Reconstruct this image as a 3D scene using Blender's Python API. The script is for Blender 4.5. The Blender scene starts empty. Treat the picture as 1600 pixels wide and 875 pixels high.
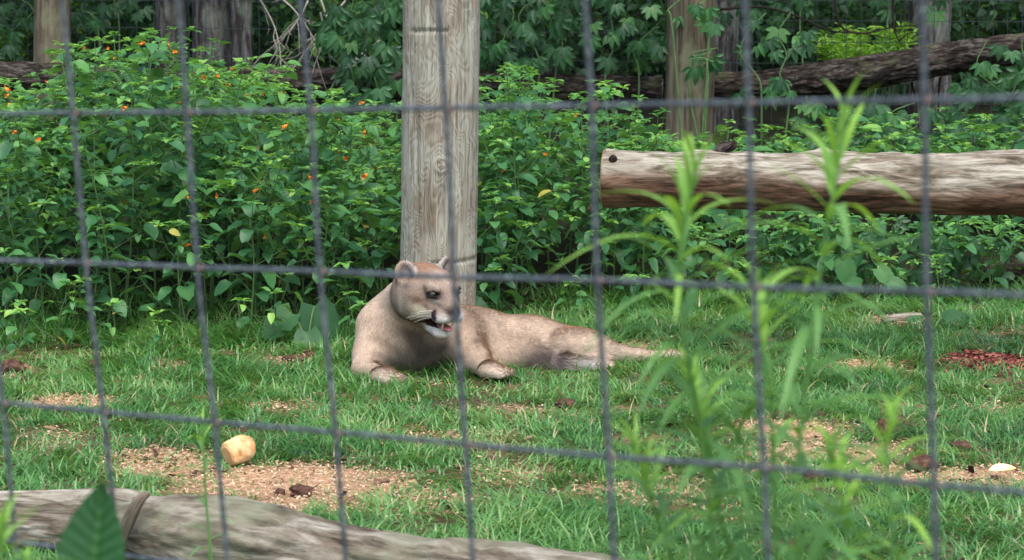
import bpy, math, random, os
import numpy as np
from mathutils import Matrix, Vector
random.seed(7)
rng = np.random.default_rng(11)
scene = bpy.context.scene
C = scene.collection

# ------------------------------------------------------------------ camera
F = 4080.0                      # focal length in pixels of a 1600 px wide frame
CAMZ = 1.5
PITCH = math.atan((437.5 + 123) / F)
cam = bpy.data.cameras.new("camera")
cam.sensor_width = 36.0
cam.lens = F / 1600 * 36.0
cam.clip_start = 0.05
cam.clip_end = 500
cam.dof.use_dof = True
cam.dof.focus_distance = 8.6
cam.dof.aperture_fstop = 10.2
camo = bpy.data.objects.new("camera", cam)
C.objects.link(camo)
camo.location = (0, 0, CAMZ)
camo.rotation_euler = (math.pi / 2 - PITCH, 0, 0)
scene.camera = camo

# ------------------------------------------------------------------ light
SUN_EL, SUN_AZ = math.radians(62), math.radians(12)     # azimuth from straight behind the camera, positive to the right
world = bpy.data.worlds.new("World")
scene.world = world
world.use_nodes = True
wn = world.node_tree
bg = wn.nodes["Background"]
sky = wn.nodes.new("ShaderNodeTexSky")
sky.sky_type = 'NISHITA'
sky.sun_disc = False
sky.sun_elevation = SUN_EL
sky.sun_rotation = math.pi - SUN_AZ
sky.air_density = 1.0
sky.dust_density = 2.5
sky.ozone_density = 0.6
wn.links.new(sky.outputs[0], bg.inputs[0])
bg.inputs[1].default_value = 0.15
sun = bpy.data.lights.new("sun", 'SUN')
sun.energy = 1.3
sun.angle = math.radians(50)
sun.color = (1.0, 0.98, 0.94)
suno = bpy.data.objects.new("sun", sun)
C.objects.link(suno)
sd = Vector((math.sin(SUN_AZ) * math.cos(SUN_EL), -math.cos(SUN_AZ) * math.cos(SUN_EL), math.sin(SUN_EL)))
suno.rotation_euler = sd.to_track_quat('Z', 'Y').to_euler()
suno.location = (-5, -5, 10)

scene.view_settings.view_transform = 'Standard'
scene.view_settings.look = 'None'
scene.view_settings.gamma = 1.0
scene.view_settings.exposure = 1.15
scene.render.resolution_x, scene.render.resolution_y = 1024, 560
scene.cycles.max_bounces = 6
scene.cycles.diffuse_bounces = 3
scene.cycles.transparent_max_bounces = 4

# ------------------------------------------------------------------ helpers
FW = np.array([0, math.cos(PITCH), -math.sin(PITCH)])
UP = np.array([0, math.sin(PITCH), math.cos(PITCH)])
RT = np.array([1.0, 0, 0])
CAM = np.array([0, 0, CAMZ])

def P(px, py, Y):
    """world point at distance Y that the photograph shows at pixel px, py"""
    d = FW + RT * (px - 800) / F - UP * (py - 437.5) / F
    return CAM + d * (Y / d[1])

def vnoise(p, seed=0):
    """value noise in -1..1 for an (n,3) array"""
    p = np.asarray(p, float)
    i = np.floor(p).astype(np.int64)
    f = p - i
    f = f * f * (3 - 2 * f)
    def h(a, b, c):
        n = (a * 73856093) ^ (b * 19349663) ^ (c * 83492791) ^ (seed * 2654435761)
        n = (n ^ (n >> 13)) * 1274126177 & 0x7fffffff
        n = n ^ (n >> 16)
        return (n & 0xffff) / 32767.5 - 1
    x, y, z = i[..., 0], i[..., 1], i[..., 2]
    fx, fy, fz = f[..., 0], f[..., 1], f[..., 2]
    def l(a, b, t): return a + (b - a) * t
    return l(l(l(h(x, y, z), h(x + 1, y, z), fx), l(h(x, y + 1, z), h(x + 1, y + 1, z), fx), fy),
             l(l(h(x, y, z + 1), h(x + 1, y, z + 1), fx), l(h(x, y + 1, z + 1), h(x + 1, y + 1, z + 1), fx), fy), fz)

def fbm(p, o=4, seed=0):
    p = np.asarray(p, float)
    s = 0; a = 1; t = 0
    for k in range(o):
        s = s + a * vnoise(p * 2 ** k, seed + k * 17); t += a; a *= .5
    return s / t

def sstep(a, b, x):
    t = np.clip((np.asarray(x, float) - a) / (b - a), 0, 1)
    return t * t * (3 - 2 * t)

def ground_z(x, y):
    x = np.asarray(x, float); y = np.asarray(y, float)
    p = np.stack([x, y, x * 0], -1)
    return 0.012 * fbm(p * 1.3, 3, 5) + 0.32 * sstep(11.0, 15.0, y) + 0.25 * sstep(16, 40, y)

def PG(px, py):
    """world point of the ground seen at a pixel"""
    d = FW + RT * (px - 800) / F - UP * (py - 437.5) / F
    t = -CAMZ / d[2]
    p = CAM + d * t
    return np.array([p[0], p[1], float(ground_z(p[0], p[1]))])

def mesh_np(name, V, Fq, mat, tint=None, vec=None, smooth=True, col=None):
    """mesh from vertex array and an (n,3) or (n,4) face array, or a list of such arrays"""
    V = np.asarray(V, np.float32)
    fl = Fq if isinstance(Fq, list) else [Fq]
    fl = [np.asarray(f, np.int32) for f in fl if len(f)]
    me = bpy.data.meshes.new(name)
    me.vertices.add(len(V)); me.vertices.foreach_set("co", V.ravel())
    loops = np.concatenate([f.ravel() for f in fl])
    tot = np.concatenate([np.full(len(f), f.shape[1], np.int32) for f in fl])
    st = np.concatenate([[0], np.cumsum(tot)[:-1]]).astype(np.int32)
    me.loops.add(len(loops)); me.loops.foreach_set("vertex_index", loops)
    me.polygons.add(len(tot)); me.polygons.foreach_set("loop_start", st)
    me.update(calc_edges=True)
    me.validate()
    me.polygons.foreach_set("use_smooth", np.full(len(me.polygons), smooth, bool))
    if tint is not None:
        a = me.attributes.new("tint", 'FLOAT', 'POINT'); a.data.foreach_set("value", np.asarray(tint, np.float32))
    if vec is not None:
        a = me.attributes.new("lc", 'FLOAT_VECTOR', 'POINT'); a.data.foreach_set("vector", np.asarray(vec, np.float32).ravel())
    if col is not None:
        a = me.attributes.new("col", 'FLOAT_COLOR', 'POINT')
        c4 = np.ones((len(V), 4), np.float32); c4[:, :3] = col
        a.data.foreach_set("color", c4.ravel())
    if mat: me.materials.append(mat)
    return me

def link(name, me, parent=None, label=None, cat=None, group=None, kind=None, loc=None):
    o = bpy.data.objects.new(name, me)
    C.objects.link(o)
    if parent is not None: o.parent = parent
    if loc is not None: o.location = loc
    if label: o["label"] = label
    if cat: o["category"] = cat
    if group: o["group"] = group
    if kind: o["kind"] = kind
    return o

def thing(name, label, cat, group=None, loc=(0, 0, 0)):
    return link(name, None, None, label, cat, group, None, loc)

def norm(v):
    v = np.asarray(v, float)
    return v / (np.linalg.norm(v, axis=-1, keepdims=True) + 1e-12)

def frames(path):
    path = np.asarray(path, float)
    t = norm(np.gradient(path, axis=0))
    ref = np.array([0, 0, 1.0]) if abs(t[0][2]) < .9 else np.array([1.0, 0, 0])
    n = norm(np.cross(t[0], ref)); N = []
    for k in range(len(t)):
        n = norm(n - t[k] * np.dot(n, t[k])); N.append(n)
    N = np.array(N)
    return t, N, np.cross(t, N)

def resample(path, n, smooth=True):
    path = np.asarray(path, float)
    m = len(path)
    u = np.linspace(0, m - 1, n)
    if m < 3 or not smooth:
        return np.stack([np.interp(u, np.arange(m), path[:, c]) for c in range(path.shape[1])], -1)
    pp = np.vstack([2 * path[0] - path[1], path, 2 * path[-1] - path[-2]])
    i = np.minimum(np.floor(u).astype(int), m - 2); f = (u - i)[:, None]
    a, b, c, d = pp[i], pp[i + 1], pp[i + 2], pp[i + 3]
    return .5 * (2 * b + (c - a) * f + (2 * a - 5 * b + 4 * c - d) * f ** 2 + (3 * b - a - 3 * c + d) * f ** 3)

class MB:
    """collects geometry for one mesh"""
    def __init__(s): s.V = []; s.Q = []; s.T = []; s.t = []; s.n = 0
    def add(s, V, Q=None, T=None, tint=0.5):
        V = np.asarray(V, float)
        if Q is not None and len(Q): s.Q.append(np.asarray(Q) + s.n)
        if T is not None and len(T): s.T.append(np.asarray(T) + s.n)
        s.V.append(V); s.n += len(V)
        s.t.append(np.full(len(V), tint) if np.isscalar(tint) else np.asarray(tint))
    def tube(s, path, rad, seg=5, tint=0.5, cap=True):
        path = np.asarray(path, float); n = len(path)
        rad = np.full(n, rad) if np.isscalar(rad) else np.asarray(rad)
        t, N, B = frames(path)
        a = np.linspace(0, 2 * np.pi, seg, endpoint=False)
        V = path[:, None, :] + rad[:, None, None] * (np.cos(a)[None, :, None] * N[:, None, :] + np.sin(a)[None, :, None] * B[:, None, :])
        V = V.reshape(-1, 3)
        i = np.arange(n - 1)[:, None] * seg; j = np.arange(seg)[None, :]; j2 = (j + 1) % seg
        Q = np.stack([i + j, i + j2, i + seg + j2, i + seg + j], -1).reshape(-1, 4)
        T = []
        if cap and seg == 4: pass
        if cap:
            T = [(0, k + 1, k) for k in range(1, seg - 1)] + [((n - 1) * seg, (n - 1) * seg + k, (n - 1) * seg + k + 1) for k in range(1, seg - 1)]
        s.add(V, Q, T if len(T) else None, tint)
    def inst(s, tmpl, pos, R, scale, tint):
        """many copies of a template (V,Q,T): pos (n,3), R (n,3,3) columns = axes"""
        V, Q, T = tmpl
        n = len(pos)
        if n == 0: return
        scale = np.asarray(scale, float)
        if scale.ndim == 1: scale = scale[:, None].repeat(3, 1)
        W = np.einsum('nij,nkj->nki', R, V[None] * scale[:, None, :]) + np.asarray(pos)[:, None, :]
        off = (np.arange(n) * len(V))[:, None, None]
        s.add(W.reshape(-1, 3), (Q[None] + off).reshape(-1, Q.shape[1]) if len(Q) else None,
              (T[None] + off).reshape(-1, 3) if len(T) else None, np.repeat(tint, len(V)))
    def mesh(s, name, mat, smooth=True):
        fl = []
        if s.Q: fl.append(np.concatenate(s.Q))
        if s.T: fl.append(np.concatenate(s.T))
        return mesh_np(name, np.concatenate(s.V), fl, mat, tint=np.concatenate(s.t), smooth=smooth)

def basis(d, n):
    """rotation with local y along d and z near n; arrays (k,3) -> (k,3,3)"""
    d = norm(d); x = norm(np.cross(d, n)); z = np.cross(x, d)
    return np.stack([x, d, z], -1)

NT = np.zeros((0, 3), int)
def ellipsoid(c, r, Rm, n=20, m_=14):
    th = np.linspace(0, math.pi, m_); ph = np.linspace(0, 2 * math.pi, n, endpoint=False)
    TH, PH = np.meshgrid(th, ph, indexing='ij')
    d = np.stack([np.sin(TH) * np.cos(PH), np.cos(TH), np.sin(TH) * np.sin(PH)], -1).reshape(-1, 3)
    V = c + (d * np.array(r)) @ Rm.T
    i = np.arange(m_ - 1)[:, None] * n; j = np.arange(n)[None]; j2 = (j + 1) % n
    return V, np.stack([i + j, i + j2, i + n + j2, i + n + j], -1).reshape(-1, 4), d
# ------------------------------------------------------------------ materials
def mat(name):
    m = bpy.data.materials.new(name); m.use_nodes = True
    nt = m.node_tree; b = nt.nodes["Principled BSDF"]
    return m, nt, b
def N_(nt, t, **kw):
    n = nt.nodes.new(t)
    for k, v in kw.items():
        if k.startswith('i_'):
            n.inputs[k[2:].replace('_', ' ')].default_value = v
        else: setattr(n, k, v)
    return n
def ramp(nt, fac, stops):
    r = nt.nodes.new("ShaderNodeValToRGB")
    while len(r.color_ramp.elements) > 1: r.color_ramp.elements.remove(r.color_ramp.elements[-1])
    e = r.color_ramp.elements[0]; e.position = stops[0][0]; e.color = (*stops[0][1], 1)
    for p, c in stops[1:]:
        e = r.color_ramp.elements.new(p); e.color = (*c, 1)
    nt.links.new(fac, r.inputs[0]); return r.outputs[0]
def mathn(nt, op, a, b=0.0, clamp=False):
    m = nt.nodes.new("ShaderNodeMath"); m.operation = op; m.use_clamp = clamp
    for i, v in enumerate((a, b)):
        if hasattr(v, 'is_linked') or hasattr(v, 'links'): nt.links.new(v, m.inputs[i])
        else: m.inputs[i].default_value = v
    return m.outputs[0]
def mixc(nt, fac, a, b, mode='MIX'):
    m = nt.nodes.new("ShaderNodeMix"); m.data_type = 'RGBA'; m.blend_type = mode
    for k, v in ((0, fac), (6, a), (7, b)):
        if hasattr(v, 'links'): nt.links.new(v, m.inputs[k])
        else: m.inputs[k].default_value = v if k == 0 else (*v, 1)
    return m.outputs[2]
def mapped(nt, src, scale):
    mp = nt.nodes.new("ShaderNodeMapping"); mp.inputs[3].default_value = scale
    nt.links.new(src, mp.inputs[0]); return mp.outputs[0]
def attr(nt, name, out=2):
    a = nt.nodes.new("ShaderNodeAttribute"); a.attribute_name = name; return a.outputs[out]
def noise(nt, vec, scale, detail=4, rough=.55, dist=0):
    n = nt.nodes.new("ShaderNodeTexNoise"); n.inputs["Scale"].default_value = scale
    n.inputs["Detail"].default_value = detail; n.inputs["Roughness"].default_value = rough
    n.inputs["Distortion"].default_value = dist
    if vec is not None: nt.links.new(vec, n.inputs["Vector"])
    return n.outputs[0]
def bump(nt, b, h, dist, strength=1):
    n = nt.nodes.new("ShaderNodeBump"); n.inputs["Distance"].default_value = dist; n.inputs["Strength"].default_value = strength
    nt.links.new(h, n.inputs["Height"]); nt.links.new(n.outputs[0], b.inputs["Normal"])

def leaf_material(name, stops, rough=.42, trans=.3, vein=True, spread=.35, spec=.45):
    m, nt, b = mat(name)
    oi = nt.nodes.new("ShaderNodeObjectInfo")
    t = mathn(nt, 'ADD', attr(nt, "tint"), mathn(nt, 'MULTIPLY', mathn(nt, 'SUBTRACT', oi.outputs["Random"], .5), spread))
    geo = nt.nodes.new("ShaderNodeNewGeometry")
    t = mathn(nt, 'ADD', t, mathn(nt, 'MULTIPLY', mathn(nt, 'SUBTRACT', noise(nt, geo.outputs["Position"], 25, 2), .5), .3), True)
    c = ramp(nt, t, stops)
    # paler underside
    c2 = mixc(nt, .35, c, (.16, .22, .12))
    cc = mixc(nt, geo.outputs["Backfacing"], c, c2)
    nt.links.new(cc, b.inputs["Base Color"])
    b.inputs["Roughness"].default_value = rough
    b.inputs["Specular IOR Level"].default_value = spec
    tr = nt.nodes.new("ShaderNodeBsdfTranslucent")
    tc = mixc(nt, 1.0, cc, (1.5, 1.7, .5), 'MULTIPLY')
    nt.links.new(tc, tr.inputs[0])
    mx = nt.nodes.new("ShaderNodeMixShader"); mx.inputs[0].default_value = trans
    nt.links.new(b.outputs[0], mx.inputs[1]); nt.links.new(tr.outputs[0], mx.inputs[2])
    nt.links.new(mx.outputs[0], nt.nodes["Material Output"].inputs[0])
    return m

M = {}
M['leaf'] = leaf_material("jewelweed_leaf", [(0, (.028, .100, .040)), (.35, (.058, .185, .064)), (.6, (.100, .270, .075)), (.85, (.19, .40, .085)), (1, (.29, .50, .10))])
M['creeper'] = leaf_material("creeper_leaf", [(0, (.020, .070, .024)), (.5, (.044, .145, .044)), (1, (.10, .25, .05))])
M['lance'] = leaf_material("goldenrod_leaf", [(0, (.08, .20, .06)), (.5, (.16, .34, .09)), (1, (.30, .52, .07))], rough=.5, trans=.35, spread=.15)
M['broad'] = leaf_material("broad_leaf", [(0, (.020, .075, .028)), (.5, (.035, .13, .04)), (1, (.07, .2, .05))], rough=.5)
M['under'] = leaf_material("understory_leaf", [(0, (.014, .044, .015)), (.5, (.032, .100, .028)), (.8, (.11, .26, .045)), (1, (.32, .50, .08))], rough=.5)
M['grass'] = leaf_material("grass_blade", [(0, (.030, .105, .022)), (.35, (.070, .215, .045)), (.6, (.120, .290, .066)), (.8, (.24, .40, .14)), (.93, (.42, .36, .17)), (1, (.5, .40, .24))], rough=.36, trans=.3, spread=0, spec=.6)

def simple(name, c, rough=.6, spec=.4):
    m, nt, b = mat(name); b.inputs["Base Color"].default_value = (*c, 1); b.inputs["Roughness"].default_value = rough
    b.inputs["Specular IOR Level"].default_value = spec
    return m
def speckled(name, stops, scale, rough=.8, bd=.002, vec_attr=None, sc=(1, 1, 1), detail=5):
    m, nt, b = mat(name)
    if vec_attr: v = attr(nt, vec_attr, 1)
    else:
        tc = nt.nodes.new("ShaderNodeTexCoord"); v = tc.outputs["Object"]
    v = mapped(nt, v, sc)
    n = noise(nt, v, scale, detail, .6)
    nt.links.new(ramp(nt, n, stops), b.inputs["Base Color"])
    b.inputs["Roughness"].default_value = rough; b.inputs["Specular IOR Level"].default_value = .25
    bump(nt, b, noise(nt, v, scale * 3, 5, .65), bd)
    return m
M['stem'] = speckled("plant_stem", [(.3, (.06, .13, .04)), (.7, (.12, .2, .07))], 30, .5, .0005)
M['petal'] = simple("orange_petal", (.85, .27, .02), .5)
M['wire'] = speckled("galvanised_wire", [(.32, (.035, .045, .050)), (.52, (.078, .095, .105)), (.68, (.20, .23, .24))], 160, .55, .0006)
M['weld'] = speckled("rusty_weld", [(.3, (.10, .075, .07)), (.7, (.22, .14, .11))], 300, .8, .0005)
M['farwire'] = speckled("far_wire", [(.3, (.02, .026, .028)), (.7, (.055, .065, .068))], 40, .6, .0005)
M['twig'] = speckled("dead_twig", [(.3, (.20, .17, .14)), (.7, (.42, .38, .33))], 30, .85, .001)
M['chunk'] = speckled("orange_chunk", [(.32, (.30, .15, .07)), (.42, (.66, .35, .14)), (.55, (.80, .49, .24)), (.75, (.88, .62, .36))], 22, .5, .0012)
M['chunkface'] = speckled("chunk_face", [(.3, (.70, .38, .16)), (.7, (.85, .55, .30))], 40, .6, .001)
M['clod'] = speckled("brown_clod", [(.25, (.03, .017, .011)), (.5, (.10, .05, .033)), (.8, (.25, .14, .09))], 45, .95, .006)
M['chip'] = None

# ground: tan shavings and soil; forest floor further off
m, nt, b = mat("ground_soil"); M['ground'] = m
tc = nt.nodes.new("ShaderNodeTexCoord").outputs["Object"]
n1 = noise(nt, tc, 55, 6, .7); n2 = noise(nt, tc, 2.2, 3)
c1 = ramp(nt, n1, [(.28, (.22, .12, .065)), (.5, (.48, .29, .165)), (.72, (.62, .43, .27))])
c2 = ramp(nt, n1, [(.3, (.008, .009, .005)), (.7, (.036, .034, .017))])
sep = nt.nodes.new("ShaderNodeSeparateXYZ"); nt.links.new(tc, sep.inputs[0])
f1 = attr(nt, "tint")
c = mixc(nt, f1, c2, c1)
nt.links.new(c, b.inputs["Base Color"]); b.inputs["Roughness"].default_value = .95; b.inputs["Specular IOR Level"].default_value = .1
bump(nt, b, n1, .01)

def chip_mat(name, stops):
    m, nt, b = mat(name)
    nt.links.new(ramp(nt, attr(nt, "tint"), stops), b.inputs["Base Color"])
    b.inputs["Roughness"].default_value = .85; b.inputs["Specular IOR Level"].default_value = .2
    return m
M['chip'] = chip_mat("wood_chip", [(0, (.24, .13, .07)), (.3, (.50, .31, .18)), (.7, (.62, .43, .27)), (1, (.70, .54, .37))])
M['redchip'] = chip_mat("red_mulch_chip", [(0, (.035, .012, .010)), (.5, (.17, .035, .028)), (1, (.36, .14, .10))])
M['litter'] = chip_mat("leaf_litter", [(0, (.03, .016, .01)), (.5, (.12, .06, .035)), (1, (.30, .20, .11))])

def bark_material(name, dark, mid, light, furrow=(26, 26, 5), bd=.006, patch=None, pf=(.5, .62)):
    m, nt, b = mat(name)
    v = attr(nt, "lc", 1)
    n = noise(nt, mapped(nt, v, furrow), 1.0, 6, .65, .6)
    n3 = noise(nt, mapped(nt, v, (furrow[0] * 3, furrow[1] * 3, furrow[2] * 3)), 1.0, 4, .6)
    h = mathn(nt, 'ADD', mathn(nt, 'MULTIPLY', n, .7), mathn(nt, 'MULTIPLY', n3, .3))
    c = ramp(nt, h, [(.36, dark), (.5, mid), (.64, light)])
    if patch:
        pn = noise(nt, mapped(nt, v, (5, 5, 3)), 1.0, 4, .6)
        pfac = nt.nodes.new("ShaderNodeMapRange"); pfac.inputs[1].default_value = pf[0]; pfac.inputs[2].default_value = pf[1]
        nt.links.new(pn, pfac.inputs[0])
        c = mixc(nt, mathn(nt, 'MULTIPLY', pfac.outputs[0], .7), c, patch)
    nt.links.new(c, b.inputs["Base Color"]); b.inputs["Roughness"].default_value = .95; b.inputs["Specular IOR Level"].default_value = .06
    bump(nt, b, h, bd)
    return m
M['treebark'] = bark_material("tree_bark", (.010, .009, .008), (.060, .054, .050), (.20, .188, .178), (42, 42, 5), .012, (.20, .22, .17))
M['fallbark'] = bark_material("fallen_bark", (.005, .004, .004), (.028, .022, .018), (.125, .105, .090), (46, 46, 12), .010, (.11, .12, .055), (.55, .7))
M['forelog'] = bark_material("foreground_bark", (.030, .022, .015), (.155, .125, .092), (.36, .33, .27), (30, 30, 5), .012, (.22, .23, .15), (.5, .62))
M['farpost'] = bark_material("far_post_wood", (.035, .028, .018), (.115, .096, .064), (.21, .18, .13), (26, 26, 1.6), .002, (.20, .20, .12))
M['knotwood'] = speckled("knot_wood", [(.3, (.16, .12, .08)), (.6, (.42, .37, .28))], 50, .9, .003)
M['endgrain'] = speckled("end_grain", [(.3, (.16, .10, .06)), (.7, (.42, .31, .20))], 22, .9, .002)

# peeled bench log: silver-beige above, brown lower flank
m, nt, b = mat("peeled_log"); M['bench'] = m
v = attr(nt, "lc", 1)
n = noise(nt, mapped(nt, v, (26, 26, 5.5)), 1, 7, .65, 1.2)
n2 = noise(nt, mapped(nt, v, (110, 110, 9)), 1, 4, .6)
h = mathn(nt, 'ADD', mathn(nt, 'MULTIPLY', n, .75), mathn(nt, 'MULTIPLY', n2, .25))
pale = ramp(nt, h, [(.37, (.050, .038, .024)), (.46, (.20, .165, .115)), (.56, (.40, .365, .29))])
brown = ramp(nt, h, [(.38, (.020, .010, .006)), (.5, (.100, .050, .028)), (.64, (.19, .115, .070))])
# browner towards the underside, mixed by surface angle (tint attribute)
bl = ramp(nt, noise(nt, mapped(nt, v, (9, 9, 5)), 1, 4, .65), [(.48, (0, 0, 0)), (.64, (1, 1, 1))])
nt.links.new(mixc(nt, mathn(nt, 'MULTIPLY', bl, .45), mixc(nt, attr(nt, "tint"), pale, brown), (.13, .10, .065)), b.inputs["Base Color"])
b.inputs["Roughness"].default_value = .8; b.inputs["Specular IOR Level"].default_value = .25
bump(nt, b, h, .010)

# weathered post with contour-like grain
m, nt, b = mat("post_wood"); M['post'] = m
v = attr(nt, "lc", 1)
field = noise(nt, mapped(nt, v, (6, 6, 2.4)), 1, 3, .5, .5)
rings = mathn(nt, 'SINE', mathn(nt, 'MULTIPLY', mathn(nt, 'ADD', field, mathn(nt, 'MULTIPLY', attr(nt, "tint"), .7)), 190))
rings = mathn(nt, 'ADD', mathn(nt, 'MULTIPLY', rings, .5), .5)
grain = noise(nt, mapped(nt, v, (90, 90, 6)), 1, 5, .65)
blot = noise(nt, mapped(nt, v, (7, 7, 4)), 1, 4, .6)
h = mathn(nt, 'ADD', mathn(nt, 'MULTIPLY', rings, .12), mathn(nt, 'MULTIPLY', grain, .86))
cA = ramp(nt, h, [(.34, (.10, .078, .054)), (.48, (.205, .17, .125)), (.62, (.30, .265, .205))])
cB = ramp(nt, h, [(.34, (.17, .155, .115)), (.48, (.285, .27, .21)), (.62, (.385, .375, .31))])
c = mixc(nt, ramp(nt, blot, [(.40, (0, 0, 0)), (.58, (1, 1, 1))]), cA, cB)
rust = noise(nt, mapped(nt, v, (10, 10, 7)), 1, 2, .5)
c = mixc(nt, mathn(nt, 'MULTIPLY', ramp(nt, rust, [(.68, (0, 0, 0)), (.76, (1, 1, 1))]), .6), c, (.40, .22, .12))
nt.links.new(c, b.inputs["Base Color"]); b.inputs["Roughness"].default_value = .85; b.inputs["Specular IOR Level"].default_value = .2
bump(nt, b, h, .003)

# ------------------------------------------------------------------ ground
# bare patches: centre pixel, half sizes in pixels, strength
PATCH = [(110, 628, 85, 12, 1), (430, 752, 165, 26, 1), (250, 722, 95, 20, .9), (560, 762, 90, 24, .8), (60, 690, 60, 22, .35), (650, 778, 90, 20, .55),
         (1230, 672, 95, 16, 1), (1290, 708, 130, 15, .9), (1440, 742, 110, 16, 1), (1560, 748, 80, 18, 1), (1360, 572, 52, 9, 1), (1545, 569, 78, 13, 1),
         (985, 541, 45, 7, .9), (800, 745, 70, 14, .5), (970, 775, 90, 18, .6), (440, 640, 60, 9, .5), (840, 650, 110, 12, .4), (1080, 770, 70, 22, .7),
         (22, 580, 26, 8, .9), (460, 566, 40, 6, .8), (270, 574, 22, 5, .5), (1410, 500, 45, 8, .9), (1560, 640, 70, 7, .6), (700, 690, 110, 14, .35),
         (600, 800, 60, 14, .3), (1200, 735, 80, 12, .5), (480, 790, 130, 16, .8), (1120, 800, 40, 16, .4), (620, 600, 60, 8, .3)]
pw = []
for (px, py, hx, hy, s) in PATCH:
    c0 = PG(px, py); a = PG(px + hx, py); b0 = PG(px, py - hy); b1 = PG(px, py + hy)
    pw.append((c0[0], c0[1], a[0] - c0[0], (b0[1] - b1[1]) / 2, s))
def bare(x, y):
    r = np.zeros_like(x)
    w = .35 * fbm(np.stack([x * 9, y * 9, x * 0], -1), 3, 9)
    for (cx, cy, rx, ry, s) in pw:
        d = np.sqrt(((x - cx) / rx) ** 2 + ((y - cy) / ry) ** 2) + w
        r = np.maximum(r, s * sstep(1.45, .55, d))
    return r
def thicket_edge(x):      # where the lawn ends, as distance from the camera
    return np.interp(x, [-3, -.6, 0.1, .6, 3], [9.22, 9.28, 9.75, 10.15, 10.3])

xs = np.concatenate([np.linspace(-150, -4, 30)[:-1], np.linspace(-4, 4, 281), np.linspace(4, 150, 30)[1:]])
ys = np.concatenate([np.linspace(-60, 4, 20)[:-1], np.linspace(4, 12, 281), np.linspace(12, 40, 60)[1:], np.linspace(40, 300, 20)[1:]])
X, Y = np.meshgrid(xs, ys)
Z = ground_z(X, Y)
edge_in = sstep(10.6, 9.2, Y + 0.0 * X)
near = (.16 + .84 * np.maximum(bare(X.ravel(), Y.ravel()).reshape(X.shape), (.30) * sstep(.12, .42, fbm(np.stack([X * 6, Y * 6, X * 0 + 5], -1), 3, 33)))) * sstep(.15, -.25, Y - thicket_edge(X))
V = np.stack([X, Y, Z], -1).reshape(-1, 3)
nx, ny = len(xs), len(ys)
i = np.arange(ny - 1)[:, None] * nx; j = np.arange(nx - 1)[None]
Q = np.stack([i + j, i + j + 1, i + nx + j + 1, i + nx + j], -1).reshape(-1, 4)
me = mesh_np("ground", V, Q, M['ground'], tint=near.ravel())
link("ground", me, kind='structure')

# ------------------------------------------------------------------ grass (uncountable)
def blade_template(nseg=3):
    t = np.linspace(0, 1, nseg + 1)
    V = []
    for k, u in enumerate(t):
        w = .5 * (1 - u ** 1.6)
        if k < nseg: V += [(-w, u, 0), (w, u, 0)]
        else: V += [(0, u, 0)]
    V = np.array(V, float)
    V[:, 2] = -.75 * V[:, 1] ** 2
    V[:, 1] = V[:, 1] - .25 * V[:, 1] ** 2
    Q = np.array([(2 * k, 2 * k + 1, 2 * k + 3, 2 * k + 2) for k in range(nseg - 1)])
    T = np.array([(2 * nseg - 2, 2 * nseg - 1, 2 * nseg)])
    return V, Q, T
BT = blade_template(3)
def sow(n, x0, x1, y0, y1, hmin, hmax, wid):
    x = rng.uniform(x0, x1, n); y = rng.uniform(y0, y1, n)
    # frame wedge with a margin for other viewpoints
    k = np.abs(x) < y * .235 + .55
    x, y = x[k], y[k]
    b_ = bare(x, y)
    clump = fbm(np.stack([x * 5, y * 5, x * 0], -1), 3, 2)
    thin = sstep(.12, .42, fbm(np.stack([x * 6, y * 6, x * 0 + 5], -1), 3, 33))
    dens = np.clip(1.0 + .9 * clump, .3, 1) * (1 - .45 * thin) * (1 - .86 * b_) * np.where(y > thicket_edge(x) + .35, .25, 1)
    k = rng.random(len(x)) < dens
    x, y, clump, b_ = x[k], y[k], clump[k], b_[k]
    n = len(x)
    h = rng.uniform(hmin, hmax, n) * (1 + .9 * clump) * (1 - .4 * b_) * (1 + .35 * sstep(.5, .0, thicket_edge(x) - y))
    a = rng.uniform(0, 2 * np.pi, n) * .55 + 5.5 * fbm(np.stack([x * 7, y * 7, x * 0 + 3], -1), 2, 12)
    tilt = rng.gamma(2.4, .30, n)
    d = np.stack([np.cos(a) * np.sin(tilt), np.sin(a) * np.sin(tilt), np.cos(tilt)], -1)
    # blade bends outwards: its own -z points along the lean
    nrm = -np.stack([np.cos(a) * np.cos(tilt), np.sin(a) * np.cos(tilt), -np.sin(tilt)], -1)
    R = basis(d, nrm)
    tint = np.clip(rng.normal(.42, .17, n) + .45 * fbm(np.stack([x * 4, y * 4, x * 0 + 9], -1), 3, 22) + .10 * b_, 0, .82)
    dead = rng.random(n) < .03 + .18 * b_
    tint = np.where(dead, rng.uniform(.88, 1, n), tint)
    pos = np.stack([x, y, ground_z(x, y) - .004], -1)
    return pos, R, np.stack([np.full(n, wid) * rng.uniform(.7, 1.3, n), h, h], -1), tint
g = MB()
g.inst(BT, *sow(200000, -2.8, 2.8, 5.1, 8.0, .034, .090, .0052))
g.inst(BT, *sow(170000, -3.0, 3.0, 8.0, 10.6, .034, .092, .0054))
g.inst(BT, *sow(6000, -.6, 1.9, 5.1, 6.6, .07, .13, .0050))
link("lawn_grass", g.mesh("lawn_grass", M['grass']), kind='stuff', label="short green lawn grass with dry blades around the resting cougar", cat="grass")

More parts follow.
